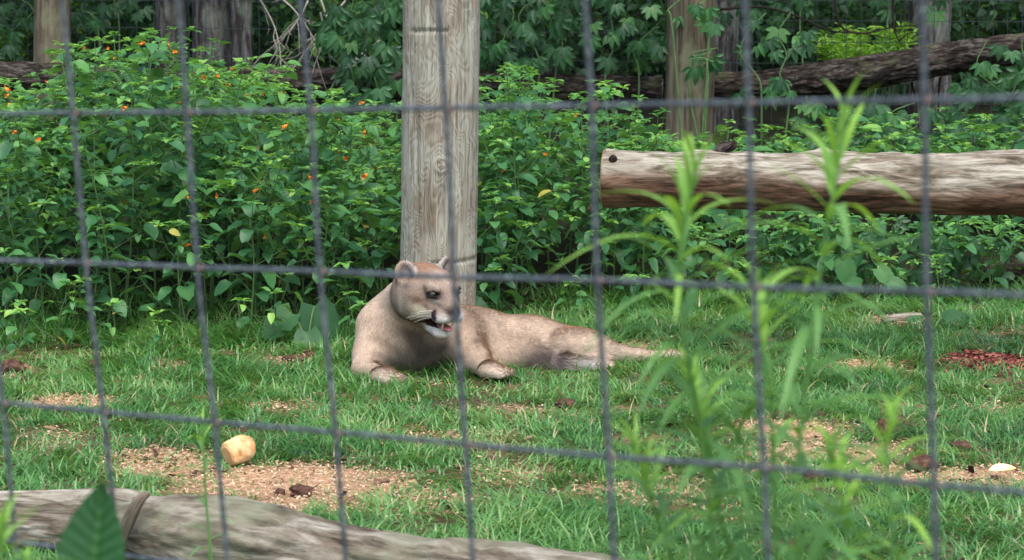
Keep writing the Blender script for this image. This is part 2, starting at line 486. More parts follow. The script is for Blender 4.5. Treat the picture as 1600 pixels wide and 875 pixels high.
# wood shavings and litter in the bare patches
def chips(n, cond, size, tintr, seed, matl, name, label, cat, y0=5.2, y1=9.9):
    r = np.random.default_rng(seed)
    x = r.uniform(-2.6, 2.6, n); y = r.uniform(y0, y1, n)
    k = (np.abs(x) < y * .235 + .4) & cond(x, y, r)
    x, y = x[k], y[k]; n = len(x)
    V = np.array([(-.5, -.5, 0), (.5, -.5, 0), (.45, .5, 0), (-.4, .45, 0), (-.45, -.4, 1), (.4, -.45, 1), (.5, .35, 1), (-.35, .5, 1)], float)
    Q = np.array([(3, 2, 1, 0), (4, 5, 6, 7), (0, 1, 5, 4), (1, 2, 6, 5), (2, 3, 7, 6), (3, 0, 4, 7)])
    a = r.uniform(0, 6.283, n); el = r.normal(0, .35, n)
    d = np.stack([np.cos(a) * np.cos(el), np.sin(a) * np.cos(el), np.sin(el)], -1)
    nn = norm(np.stack([r.normal(0, .35, n), r.normal(0, .35, n), np.ones(n)], -1))
    L = r.uniform(size[0], size[1], n)
    sc = np.stack([L * r.uniform(.25, .6, n), L, np.full(n, .0016)], -1)
    pos = np.stack([x, y, ground_z(x, y) + r.uniform(0, .012, n)], -1)
    mb = MB(); mb.inst((V, Q, NT), pos, basis(d, nn), sc, r.uniform(*tintr, n))
    return link(name, mb.mesh(name, matl, False), kind='stuff', label=label, cat=cat)
redc = PG(1570, 568)
isred = lambda x, y: ((x - redc[0]) / .36) ** 2 + ((y - redc[1]) / .26) ** 2 < 1
chips(190000, lambda x, y, r: (r.random(len(x)) < bare(x, y) * .85 + .015) & ~isred(x, y), (.003, .012), (0.1, 1), 3, M['chip'], "wood_shavings",
      "tan wood shavings scattered over the bare patches of the lawn", "wood shavings")
chips(70000, lambda x, y, r: isred(x, y) & (r.random(len(x)) < bare(x, y)), (.010, .034), (0, 1), 4, M['redchip'], "red_mulch",
      "red wood mulch patch at the right edge of the lawn", "mulch", 8.2, 9.6)
chips(16000, lambda x, y, r: (r.random(len(x)) < .10 + .25 * bare(x, y)), (.01, .04), (0, 1), 5, M['litter'], "leaf_litter",
      "brown crumbled leaf litter strewn through the grass", "leaf litter", 5.2, 11.0)

# ------------------------------------------------------------------ logs and posts
def log_mesh(name, path, rad, matl, nseg=48, nl=120, amp=.012, stretch=(18, 18, 4), seed=1, bumps=(), tintf=None, flat_end=True, extra=None, crack=0.0):
    path = resample(path, nl); rad = resample(np.asarray(rad, float)[:, None], nl)[:, 0]
    t, N, B = frames(path)
    s = np.concatenate([[0], np.cumsum(np.linalg.norm(np.diff(path, axis=0), axis=1))])
    a = np.linspace(0, 2 * np.pi, nseg, endpoint=False)
    A, S = np.meshgrid(a, s); R0 = rad[:, None].repeat(nseg, 1)
    rm = rad.mean()
    lc = np.stack([np.cos(A) * rm, np.sin(A) * rm, S], -1)
    q = lc * np.array(stretch)
    d = amp * (fbm(q, 4, seed) + .35 * fbm(q * np.array([3, 3, 2]), 3, seed + 40)) + amp * .8 * fbm(lc * np.array([5, 5, 2.5]), 2, seed + 9)
    dirn = np.cos(A)[..., None] * N[:, None] + np.sin(A)[..., None] * B[:, None]
    pos0 = path[:, None] + R0[..., None] * dirn
    for (c, r, hgt) in bumps:
        dd = np.linalg.norm(pos0 - np.array(c), axis=-1)
        d = d + hgt * np.exp(-(dd / r) ** 2)
    if crack:
        for cs, cw in ((14, .05), (26, .06)):
            cn = fbm(lc * np.array([cs, cs, cs * .10]), 2, seed + 5 + cs)
            d = d - crack * np.exp(-(cn / cw) ** 2) * sstep(-.25, .15, vnoise(lc * np.array([7, 7, 3]), seed + 3))
    if extra is not None: d = d + extra(pos0)
    V = (path[:, None] + (R0 + d)[..., None] * dirn).reshape(-1, 3)
    i = np.arange(nl - 1)[:, None] * nseg; j = np.arange(nseg)[None]; j2 = (j + 1) % nseg
    Q = np.stack([i + j, i + j2, i + nseg + j2, i + nseg + j], -1).reshape(-1, 4)
    tint = np.full(len(V), .5) if tintf is None else tintf(pos0.reshape(-1, 3), dirn.reshape(-1, 3), lc.reshape(-1, 3))
    # caps, inset rims
    T = []
    V = np.vstack([V, path[0], path[-1]]); n0 = len(V) - 2
    for k in range(nseg):
        T.append((n0, (k + 1) % nseg, k)); T.append((n0 + 1, (nl - 1) * nseg + k, (nl - 1) * nseg + (k + 1) % nseg))
    lcv = np.vstack([lc.reshape(-1, 3), [0, 0, 0], [0, 0, s[-1]]])
    tint = np.concatenate([tint, [.5, .5]])
    return mesh_np(name, V, [Q, np.array(T)], matl, tint=tint, vec=lcv)

def disc_end(name, c, d, r, th, parent, matl, seed=0):
    """sawn end of a log: slightly domed disc with growth rings cut in relief"""
    d = norm(d); ref = np.array([0, 0, 1.0]) if abs(d[2]) < .8 else np.array([1.0, 0, 0])
    n = norm(np.cross(d, ref)); b = np.cross(d, n)
    V = []; nr = 14; ns = 40
    for k in range(nr + 1):
        rr = r * k / nr
        for j in range(ns):
            a = 2 * math.pi * j / ns
            w = 1 + .03 * math.sin(3 * a + seed) + .02 * math.sin(7 * a)
            V.append(c + n * rr * w * math.cos(a) + b * rr * w * math.sin(a) + d * (th + (.0012 if k % 2 else -.0012)))
    V = np.array(V)
    V = np.vstack([V, V[-ns:] - d * th * 1.5])
    i = np.arange(nr + 1)[:, None] * ns; j = np.arange(ns)[None]; j2 = (j + 1) % ns
    Q = np.stack([i + j, i + j2, i + ns + j2, i + ns + j], -1).reshape(-1, 4)
    return link(name, mesh_np(name, V, Q, matl), parent)

# centre post
POSTY = 9.05
def pz(py, Y): return P(800, py, Y)[2]
b_ = P(683, 553, POSTY); x_top = P(690, 0, POSTY)
tdir = (x_top - b_) / (x_top[2] - b_[2])
pp = [b_ + tdir * z for z in np.linspace(-.12, 2.9, 8)]
knot = P(690, 258, POSTY - .13); crack1 = P(672, 48, POSTY - .13); crack2 = P(715, 410, POSTY - .13)
def post_extra(p):
    d = np.zeros(p.shape[:-1])
    k = np.sqrt(((p[..., 0] - knot[0])) ** 2 + (p[..., 2] - knot[2]) ** 2)
    front = (p[..., 1] < POSTY)
    d += front * (.007 * np.exp(-((k - .022) / .007) ** 2) - .004 * np.exp(-(k / .012) ** 2))
    for cc, w in ((crack1, .065), (crack2, .09)):
        zz = p[..., 2] - cc[2] - .005 * vnoise(np.stack([p[..., 0] * 30, p[..., 0] * 0, p[..., 0] * 0 + cc[2]], -1), 3)
        d -= front * .012 * np.exp(-(zz / .0055) ** 2) * (np.abs(p[..., 0] - cc[0]) < w)
    return d
def post_tint(p, d, lc):
    t = np.zeros(len(p))
    for (px, py, s, r) in ((690, 258, 1.0, .07), (668, 60, .6, .08), (650, 190, .7, .06), (710, 120, .5, .06), (655, 330, .5, .08), (720, 330, .5, .05), (690, 380, .6, .05)):
        c = P(px, py, POSTY - .13)
        k = np.sqrt((p[:, 0] - c[0]) ** 2 + ((p[:, 2] - c[2]) * .75) ** 2)
        t += s * np.exp(-(k / r) ** 1.3)
    return t * .5
R0 = .1335
post = thing("wooden_post", "thick weathered round post standing behind the cougar's head", "post", loc=(0, 0, 0))
link("post_shaft", log_mesh("post_shaft", pp, [R0 * 1.0, R0, R0, R0 * .99, R0 * .985], M['post'], 128, 460, .0022, (30, 30, 2.5), 3, (), post_tint, extra=post_extra, crack=.0042), post)
disc_end("post_top", pp[-1], tdir, R0 * .98, .004, post, M['endgrain'])

V, Q, _ = ellipsoid(knot + np.array([0, -.001, 0]), (.017, .007, .020), np.eye(3), 18, 12)
V = V + .0025 * np.stack([vnoise(V * 90, q) for q in (1, 2, 3)], -1)
link("knot", mesh_np("knot", V, Q, M['knotwood']), post)

# right and left far posts
def far_post(px0, px1, pyb, Y, r, label, tilt=(0, 0), h=2.9, sd=1):
    b0 = P(px0, pyb, Y); t0 = P(px1, 0, Y)
    dr = (t0 - b0) / (t0[2] - b0[2])
    gz = float(ground_z(b0[0], b0[1]))
    zz = [gz - .1 + (h + .1) * k / 6 for k in range(7)]
    pts = [b0 + dr * (z - b0[2]) for z in zz]
    o = thing("far_post", label, "post", "posts of the far fence")
    link("post_shaft", log_mesh("post_shaft", pts, [r, r, r * .98, r * .96], M['farpost'], 48, 120, .005, (26, 26, 1.5), sd), o)
    disc_end("post_top", pts[-1], dr, r * .95, .004, o, M['endgrain'])
    return pts
far_post(1076, 1081, 230, 13.4, .124, "round creeper-grown post in front of the dark fallen trunk, behind the peeled log", sd=21)
far_post(80, 82, 200, 15.0, .105, "pale round post at the upper left rising out of the jewelweed", sd=22)

# bench log on the right
YL = 9.15
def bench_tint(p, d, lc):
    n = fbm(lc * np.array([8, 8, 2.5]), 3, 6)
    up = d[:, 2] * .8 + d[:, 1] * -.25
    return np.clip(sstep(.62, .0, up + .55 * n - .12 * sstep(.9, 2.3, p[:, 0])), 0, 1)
bl0 = P(944, 279, YL); bl1 = P(1300, 286, YL - .12); bl2 = P(1620, 290, YL - .25); d_ = norm(bl2 - bl1)
bpath = [bl0, (bl0 + bl1) / 2 + np.array([0, 0, .004]), bl1, bl2, bl2 + d_ * .8, bl2 + d_ * 1.6]
bench = thing("peeled_log", "horizontal pale peeled log raised above the grass at the right", "log")
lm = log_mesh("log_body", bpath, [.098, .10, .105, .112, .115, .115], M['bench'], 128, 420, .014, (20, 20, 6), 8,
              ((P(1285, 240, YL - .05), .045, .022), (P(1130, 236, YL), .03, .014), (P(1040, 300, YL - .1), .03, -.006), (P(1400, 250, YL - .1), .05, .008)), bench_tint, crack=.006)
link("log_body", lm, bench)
disc_end("cut_end", bl0, bl0 - bl1, .097, .004, bench, M['endgrain'])
kp = P(1132, 234, YL - .03)
link("broken_knot", log_mesh("broken_knot", [kp + np.array([-.02, 0, -.02]), kp + np.array([.0, 0, .004]), kp + np.array([.022, 0, .017]), kp + np.array([.034, 0, .034])], [.030, .026, .018, .006], M['fallbark'], 24, 36, .012, (40, 40, 30), 66),
     bench, label="dark splintered branch stub on top of the log")
link("broken_knot", log_mesh("broken_knot", [P(958, 250, YL - .05), P(957, 248, YL - .068), P(956, 247, YL - .076)], [.014, .012, .005], M['fallbark'], 16, 16, .006, (40, 40, 30), 67),
     bench, label="small dark knot beside the sawn end")
# posts that carry the bench log, in the shade behind it
for (px, lab, yb) in ((1800, "stout support post under the peeled log", YL - .35), (2150, "stout post under the far right end of the peeled log", YL - .55)):
    c0 = P(px, 300, yb); gz = float(ground_z(c0[0], yb))
    o = thing("support_post", lab, "post", "supports under the peeled log")
    link("post_shaft", log_mesh("post_shaft", [np.array([c0[0], yb, gz - .08]), np.array([c0[0], yb, gz + .2]), np.array([c0[0], yb, c0[2] - .07])], [.03, .03, .03] if px < 1500 else [.09, .09, .09],
         M['fallbark'], 24, 30, .004, (20, 20, 3), 31), o)

# fallen trunk along the far fence
YT = 13.75
def trunk(pts, rad, label, seed):
    o = thing("fallen_tree", label, "fallen tree")
    link("trunk_bark", log_mesh("trunk_bark", [P(a, b, c) for a, b, c in pts], rad, M['fallbark'], 96, 420, .015, (30, 30, 11), seed, crack=.006), o)
    return o
t1 = trunk([(-160, 112, YT), (0, 118, YT), (300, 132, YT), (520, 128, YT), (620, 130, YT), (840, 136, YT), (980, 138, YT), (1033, 142, YT)],
      [.075, .075, .078, .07, .075, .07, .065, .075], "grey fallen trunk lying low behind the jewelweed, left of the creeper-grown post", 41)
disc_end("cut_end", P(1033, 142, YT), P(1033, 142, YT) - P(980, 138, YT), .066, .003, t1, M['endgrain'])
t2 = trunk([(1112, 134, YT - .1), (1180, 133, YT - .1), (1300, 120, YT - .15), (1400, 106, YT - .2), (1500, 88, YT - .2), (1620, 70, YT - .25), (1760, 45, YT - .3)],
      [.075, .078, .085, .086, .08, .08, .078], "dark ridged fallen trunk sloping up to the right edge above the peeled log", 42)
disc_end("cut_end", P(1112, 134, YT - .1), P(1112, 134, YT - .1) - P(1180, 133, YT - .1), .066, .003, t2, M['endgrain'])

# foreground log
fl = thing("foreground_log", "grey weathered log lying across the bottom left in front of the lawn", "log")
fp = [P(-260, 800, 6.25), P(-60, 812, 6.15), P(120, 825, 6.05), P(300, 842, 5.9), P(500, 874, 5.75), P(700, 902, 5.62), P(880, 918, 5.5), P(1010, 930, 5.4), P(1090, 940, 5.35)]
link("log_bark", log_mesh("log_bark", fp, [.040, .044, .054, .094, .096, .082, .072, .060, .04], M['forelog'], 128, 460, .026, (15, 15, 5), 51,
     ((P(560, 830, 5.7), .07, .01), (P(640, 850, 5.6), .05, -.012)), crack=.011), fl)
link("branch_stub", log_mesh("branch_stub", [P(180, 860, 5.86), P(198, 820, 5.84), P(216, 785, 5.83), P(232, 770, 5.84)], [.014, .015, .012, .006], M['forelog'], 20, 40, .003, (20, 20, 4), 53), fl)
fl2 = thing("foreground_branch", "pale bleached branch lying above the grey log at the lower left", "branch")
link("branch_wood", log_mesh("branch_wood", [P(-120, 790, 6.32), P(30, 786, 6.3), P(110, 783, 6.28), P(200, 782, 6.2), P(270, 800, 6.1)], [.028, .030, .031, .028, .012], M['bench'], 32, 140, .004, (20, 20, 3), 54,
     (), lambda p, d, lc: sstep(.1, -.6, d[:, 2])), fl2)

# small pale log piece and dark log under the bush on the right
def lying(px0, py0, px1, py1, r, matl, name, label, cat, seed, end=True, gap=0):
    a = PG(px0, py0); b = PG(px1, py1); a[2] += r * .7 + gap; b[2] += r * .7 + gap
    o = thing(name, label, cat)
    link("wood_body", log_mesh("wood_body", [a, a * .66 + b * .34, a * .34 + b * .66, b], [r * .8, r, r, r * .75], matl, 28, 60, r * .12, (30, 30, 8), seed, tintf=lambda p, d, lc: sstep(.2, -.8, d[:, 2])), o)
    return o
lying(1380, 506, 1438, 500, .022, M['bench'], "wood_piece", "small pale broken piece of wood in the grass at the right", "wood piece", 61)
lying(1535, 444, 1760, 440, .062, M['fallbark'], "rotting_log", "dark reddish rotting log half hidden under the plants at the right edge", "log", 62)

# ------------------------------------------------------------------ clods and small finds
def rough_ball(name, c, r, matl, seed, flat=.6):
    n = 26; m_ = 16
    th = np.linspace(0, math.pi, m_); ph = np.linspace(0, 2 * math.pi, n, endpoint=False)
    TH, PH = np.meshgrid(th, ph, indexing='ij')
    d = np.stack([np.sin(TH) * np.cos(PH), np.sin(TH) * np.sin(PH), np.cos(TH)], -1)
    rr = 1 + .45 * fbm(d * 2.2 + seed * 7.3, 4, seed) + .3 * fbm(d * 7 + seed, 2, seed + 3)
    V = (d * rr[..., None] * np.array([r[0], r[1], r[2]])).reshape(-1, 3)
    i = np.arange(m_ - 1)[:, None] * n; j = np.arange(n)[None]; j2 = (j + 1) % n
    Q = np.stack([i + j, i + n + j, i + n + j2, i + j2], -1).reshape(-1, 4)
    return mesh_np(name, V, Q, matl)
CL = [(20, 581, .05, .03, "dark brown clod at the left edge of the lawn"), (146, 573, .022, .018, "small brown clod beside the second wire near the thicket"),
      (352, 563, .035, .018, "flat brown clod in the grass left of the cougar, near the thicket"), (458, 567, .045, .016, "reddish flattened clod just left of the cougar"),
      (482, 560, .025, .015, "small rusty clod touching the larger one left of the cougar"),
      (885, 637, .042, .02, "rust-brown clod in the grass in front of the cougar's belly"), (1380, 682, .024, .032, "upright brown clod at the right, beside the tall green weeds"),
      (1440, 736, .05, .032, "large crumbly brown clod on the bare ground at the right"), (1222, 657, .035, .02, "dark clod at the far rim of the right bare patch"),
      (1280, 655, .03, .014, "low dark clod right of the others at the rim of the bare patch"), (1270, 752, .035, .022, "dark clod behind the lowest wire at the right"),
      (470, 775, .035, .022, "grey-brown clod on the wood shavings near the front log"), (438, 772, .018, .012, "little dark clod next to the grey-brown one by the front log"),
      (1500, 705, .04, .018, "brown clod in the grass near the right edge"), (300, 704, .02, .012, "small brown clod left of the orange chunk")]
for k, (px, py, rx, rz, lab) in enumerate(CL):
    c = PG(px, py)
    link("dirt_clod", rough_ball("dirt_clod", c, (rx * .85, rx * .7, rz * .85), M['clod'], k), label=lab, cat="dirt clod", group="brown clods on the lawn", loc=(c[0], c[1], c[2] + rz * .55))

# pale orange chunk: short bent cylinder cut flat at one end, torn at the other
c = PG(372, 727)
cy = thing("orange_chunk", "short pale orange cylindrical chunk lying on the wood shavings", "chunk")
ax = norm(np.array([.80, .55, .30])); c2 = np.array([c[0] - .026, c[1] - .01, c[2] + .030])
pts = [c2, c2 + ax * .025, c2 + ax * .052 + np.array([0, 0, .001]), c2 + ax * .073 + np.array([.002, 0, -.003])]
link("chunk_body", log_mesh("chunk_body", pts, [.030, .032, .033, .025], M['chunk'], 40, 40, .008, (26, 26, 26), 71, ((pts[3] + np.array([.02, 0, .01]), .02, .012),)), cy)
disc_end("cut_face", c2, -ax, .0285, .002, cy, M['chunkface'], 2)

# yellow and white fallen leaf, right
def leaf_tmpl(n=5, fold=.18, droop=.25, peak=.42, serr=0.0, tip=1.6, base=.7):
    V = []; t = np.linspace(0, 1, n + 1)
    for k, u in enumerate(t):
        w = .5 * (np.sin(math.pi * u ** (math.log(.5) / math.log(peak))) ** .68) if 0 < u < 1 else 0
        w = max(w, .0) * (1 + serr * (1 if k % 2 else -1))
        z = -droop * u * u
        if k in (0, n): V.append((0, u, z))
        else: V += [(-w, u, z + fold * w), (0, u, z), (w, u, z + fold * w)]
    V = np.array(V, float); T = []; Q = []
    T += [(0, 2, 1), (0, 3, 2)]
    for k in range(1, n - 1):
        a = 1 + (k - 1) * 3; b = a + 3
        Q += [(a, a + 1, b + 1, b), (a + 1, a + 2, b + 2, b + 1)]
    a = 1 + (n - 2) * 3; e = len(V) - 1
    T += [(a, a + 1, e), (a + 1, a + 2, e)]
    return V, np.array(Q, int).reshape(-1, 4), np.array(T, int)
M['yellowleaf'] = speckled("yellow_leaf", [(.4, (.72, .68, .42)), (.6, (.80, .52, .08))], 14, .6, .0005)
V_, Q_, T_ = leaf_tmpl(7, .2, .15)
c = PG(1562, 752)
o = link("fallen_leaf", mesh_np("fallen_leaf", V_ * np.array([.03, .075, .06]), [Q_, T_], M['yellowleaf']), label="curled cream and yellow fallen leaf on bare ground at the right", cat="leaf", loc=(c[0] - .03, c[1], c[2] + .03))
o.rotation_euler = (.2, .5, -1.5)

# ------------------------------------------------------------------ cougar
class SDF:
    def __init__(s): s.p = []
    def cap(s, a, b, ra, rb, k=.03, op='+', flow=None):
        s.p.append(('c', np.array(a, float), np.array(b, float), ra, rb, k, op, flow))
    def ell(s, c, r, R=None, k=.03, op='+', flow=None):
        s.p.append(('e', np.array(c, float), np.array(r, float), np.eye(3) if R is None else R, None, k, op, flow))
    @staticmethod
    def dist(pr, x):
        if pr[0] == 'c':
            a, b, ra, rb = pr[1:5]
            ba = b - a; t = np.clip(((x - a) @ ba) / (ba @ ba), 0, 1)
            return np.linalg.norm(x - a - t[..., None] * ba, axis=-1) - (ra + (rb - ra) * t)
        c, r, R = pr[1:4]
        q = (x - c) @ R
        k0 = np.linalg.norm(q / r, axis=-1); k1 = np.linalg.norm(q / (r * r), axis=-1) + 1e-9
        return k0 * (k0 - 1) / k1
    @staticmethod
    def bound(pr):
        if pr[0] == 'c':
            m_ = max(pr[3], pr[4]); return np.minimum(pr[1], pr[2]) - m_, np.maximum(pr[1], pr[2]) + m_
        m_ = pr[2].max(); return pr[1] - m_, pr[1] + m_
    def grid(s, lo, hi, h):
        n = np.ceil((np.array(hi) - lo) / h).astype(int)
        D = np.full(n, .12, np.float32)
        for pr in s.p:
            a, b = s.bound(pr); k = pr[5]; mg = k + .03
            i0 = np.maximum(((a - mg - lo) / h).astype(int), 0); i1 = np.minimum(((b + mg - lo) / h).astype(int) + 1, n)
            if (i1 <= i0).any(): continue
            ax = [lo[c] + h * np.arange(i0[c], i1[c]) for c in range(3)]
            x = np.stack(np.meshgrid(*ax, indexing='ij'), -1)
            d = s.dist(pr, x).astype(np.float32)
            sl = tuple(slice(i0[c], i1[c]) for c in range(3)); D0 = D[sl]
            if pr[6] == '+':
                hh = np.clip(k - np.abs(D0 - d), 0, None) / k
                D[sl] = np.minimum(D0, d) - hh * hh * k * .25
            else:
                d = -d; hh = np.clip(k - np.abs(D0 - d), 0, None) / k
                D[sl] = np.maximum(D0, d) + hh * hh * k * .25
        return D
def surface_nets(D, lo, h):
    ins = D < 0
    s = D.shape
    c = np.zeros((s[0] - 1, s[1] - 1, s[2] - 1), np.int8)
    offs = [(a, b, d) for a in (0, 1) for b in (0, 1) for d in (0, 1)]
    for a, b, d in offs: c += ins[a:s[0] - 1 + a, b:s[1] - 1 + b, d:s[2] - 1 + d]
    act = np.argwhere((c > 0) & (c < 8))
    idx = np.full(c.shape, -1, np.int32); idx[tuple(act.T)] = np.arange(len(act))
    acc = np.zeros((len(act), 3)); cnt = np.zeros(len(act))
    for (a0, b0) in [(p, q) for i_, p in enumerate(offs) for q in offs[i_ + 1:] if sum(abs(x - y) for x, y in zip(p, q)) == 1]:
        a0 = np.array(a0); b0 = np.array(b0)
        va = D[tuple((act + a0).T)]; vb = D[tuple((act + b0).T)]
        m_ = (va < 0) != (vb < 0)
        t = np.where(m_, va / np.where(m_, va - vb, 1), 0)
        acc += m_[:, None] * (a0 + t[:, None] * (b0 - a0)); cnt += m_
    V = lo + h * (act + acc / cnt[:, None])
    quads = []
    for ax in range(3):
        o1, o2 = [(1, 2), (2, 0), (0, 1)][ax]
        sl0 = [slice(None)] * 3; sl1 = [slice(None)] * 3
        sl0[ax] = slice(0, -1); sl1[ax] = slice(1, None)
        A = ins[tuple(sl0)]; B = ins[tuple(sl1)]
        e = np.argwhere(A != B)
        e = e[(e[:, o1] > 0) & (e[:, o2] > 0) & (e[:, o1] < s[o1] - 1) & (e[:, o2] < s[o2] - 1)]
        d1 = np.zeros(3, int); d1[o1] = 1; d2 = np.zeros(3, int); d2[o2] = 1
        q = np.stack([idx[tuple((e - d1 - d2).T)], idx[tuple((e - d2).T)], idx[tuple(e.T)], idx[tuple((e - d1).T)]], -1)
        fl_ = ~A[tuple(e.T)]
        q[fl_] = q[fl_][:, ::-1]
        quads.append(q)
    return V, np.concatenate(quads)

#HEAD
HS = 1.30
YAW, HP = math.radians(36.5), math.radians(11.5)
HO = P(667, 456, 8.56)
hF = np.array([math.sin(YAW) * math.cos(HP), -math.cos(YAW) * math.cos(HP), -math.sin(HP)])
hR = np.array([math.cos(YAW), math.sin(YAW), 0])
hU = np.cross(hR, hF)
hU = hU if hU[2] > 0 else -hU
HM = np.stack([hR, hF, hU], -1)      # columns: lateral (+ = far side), forward, up
def H(a, f, u): return HO + HM @ (np.array([a, f, u]) * HS)
def hloc(p): return ((p - HO) @ HM) / HS
cg = SDF()
tail = np.array([1.0, .35, -.25])
# trunk and hindquarters
cg.ell(P(640, 528, 8.74), (.135, .13, .125), k=.05, flow=(.2, -.3, -1))
cg.cap(P(668, 520, 8.82), P(745, 534, 8.92), .125, .108, .05, flow=tail)
cg.cap(P(745, 534, 8.92), P(830, 542, 8.93), .108, .098, .05, flow=tail)
cg.cap(P(830, 542, 8.93), P(895, 550, 8.90), .098, .086, .05, flow=tail)
# belly spilling towards the camera
cg.cap(P(770, 560, 8.82), P(865, 568, 8.80), .080, .062, .06, flow=(.6, -.2, -.8))
# neck
cg.cap(P(630, 508, 8.75), P(644, 476, 8.66), .118, .088, .05, flow=(-.3, .2, -1))
cg.cap(P(606, 505, 8.80), P(632, 470, 8.72), .085, .064, .05, flow=(-.5, .3, -.9))
# shoulders
cg.cap(P(592, 512, 8.72), P(583, 556, 8.66), .074, .062, .05, flow=(-.1, -.2, -1))
cg.cap(P(583, 556, 8.66), P(572, 578, 8.58), .058, .042, .04, flow=(-.1, -.5, -1))
cg.cap(P(572, 578, 8.58), P(600, 590, 8.43), .042, .030, .03, flow=(.4, -1, -.3))
cg.cap(P(720, 528, 8.80), P(742, 560, 8.66), .075, .050, .05, flow=(.3, -.4, -1))
cg.cap(P(742, 560, 8.66), P(766, 579, 8.54), .045, .030, .03, flow=(.5, -1, -.3))
# near hind leg lying out to the right
cg.ell(P(900, 538, 8.83), (.105, .085, .056), k=.028, flow=(1, .1, -.25))
cg.cap(P(890, 541, 8.84), P(940, 548, 8.80), .058, .044, .02, flow=(1, .1, -.2))
cg.cap(P(935, 550, 8.80), P(1000, 557, 8.86), .046, .024, .03, flow=(1, .2, -.1))
cg.cap(P(1000, 557, 8.86), P(1046, 558, 8.90), .024, .020, .02, flow=(1, .2, 0))
# other hind leg, pale inside, underneath
cg.cap(P(880, 570, 8.74), P(950, 574, 8.74), .035, .026, .03, flow=(1, 0, -.2))
# tail base
cg.cap(P(905, 545, 9.02), P(960, 556, 9.12), .035, .026, .03, flow=(1, .4, -.3))
cg.cap(P(960, 556, 9.12), P(1040, 556, 9.20), .026, .022, .02, flow=(1, .4, 0))
def paw(w, fwd, s=1.0, k=.008):
    fwd = norm(np.array([fwd[0], fwd[1], fwd[2]])); side = norm(np.cross(fwd, [0, 0, 1]))
    cg.ell(w - fwd * .012, (.040 * s, .040 * s, .026 * s), k=.02, flow=fwd)
    for t in (-1.5, -.5, .5, 1.5):
        c0 = w + side * t * .0185 * s + fwd * (.018 - .004 * abs(t)) * s
        cg.cap(c0 - np.array([0, 0, .002]), c0 + fwd * .022 * s - np.array([0, 0, .006]), .0135 * s, .0115 * s, k, flow=fwd)
paw(P(604, 588, 8.38), (.80, -.60, -.06), 1.15, .005)
paw(P(772, 579, 8.51), (.88, -.48, -.04), 1.12, .005)
paw(P(1054, 556, 8.90), (1, .1, .25), .85)
# skin folds on neck and chest
# --- head
hf = -hF
cg.ell(H(0, -.014, .010), (.072 * HS, .085 * HS, .058 * HS), HM, .05, flow=hf)
cg.ell(H(0, .034, .028), (.048 * HS, .052 * HS, .034 * HS), HM, .03, flow=hf)
for s in (-1, 1):
    cg.ell(H(s * .043, -.004, -.022), (.036 * HS, .056 * HS, .046 * HS), HM, .05, flow=hf + hR * s * .4)
    cg.ell(H(s * .034, .036, -.026), (.030 * HS, .042 * HS, .032 * HS), HM, .03, flow=hf)      # cheekbone
    cg.ell(H(s * .030, .064, .039), (.020 * HS, .016 * HS, .010 * HS), HM, .015, flow=hf)       # brow
cg.cap(H(0, .040, .020), H(0, .108, -.006), .034 * HS, .0215 * HS, .02, flow=hf)                  # bridge of the nose
for s in (-1, 1):
    cg.ell(H(s * .0200, .098, -.0315), (.0220 * HS, .028 * HS, .0185 * HS), HM, .012, flow=hf + hR * s * .6)   # lip pads
cg.cap(H(0, .066, -.020), H(0, .108, -.022), .029 * HS, .019 * HS, .015, flow=hf)
cg.ell(H(0, .121, -.010), (.0140 * HS, .010 * HS, .0090 * HS), HM, .006, flow=hf)               # nose leather
for s in (-1, 1): cg.ell(H(s * .0080, .131, -.0125), (.0035 * HS, .005 * HS, .0028 * HS), HM, .003, '-')
# lower jaw
cg.cap(H(0, .005, -.054), H(0, .078, -.080), .036 * HS, .0195 * HS, .02, flow=hf)
cg.ell(H(0, .086, -.083), (.021 * HS, .019 * HS, .013 * HS), HM, .010, flow=hf)
# open mouth
cg.ell(H(0, .092, -.0555), (.0250 * HS, .042 * HS, .0112 * HS), HM, .006, '-')
# eye sockets
for s in (-1, 1):
    cg.ell(H(s * .037, .080, .022), (.012 * HS, .012 * HS, .0075 * HS), HM, .008, '-')
for s in (-1, 1):   # eyelids
    cg.cap(H(s * .026, .083, .0290), H(s * .048, .071, .0285), .0052 * HS, .0045 * HS, .004, flow=hf)
    cg.cap(H(s * .025, .085, .0150), H(s * .048, .071, .0172), .0048 * HS, .0042 * HS, .004, flow=hf)
EARS = []
for s, ea, eu, es, yw in ((-1, .063, .047, 1.0, .55), (1, .057, .053, .92, -.25)):
    # ears: rounded cups
    Re = HM @ np.array(Matrix.Rotation(yw, 3, 'Z')) @ np.array(Matrix.Rotation(s * .30, 3, 'Y'))
    cg.ell(H(ea * s, -.014, eu), np.array((.027, .014, .034)) * HS * es, Re, .014, flow=hU)
    EARS.append((H(ea * s, -.014, eu), Re, es))
    cc = H(ea * s, -.014, eu + .005) + Re @ np.array([0, .013, 0]) * HS
    cg.ell(cc, np.array((.0205, .0120, .0275)) * HS * es, Re, .006, '-')

lo = np.array([-.62, 8.26, -.03]); hi = np.array([.70, 9.32, .52]); hstep = .0042
D = cg.grid(lo, hi, hstep)
CV, CQ = surface_nets(D, lo, hstep)
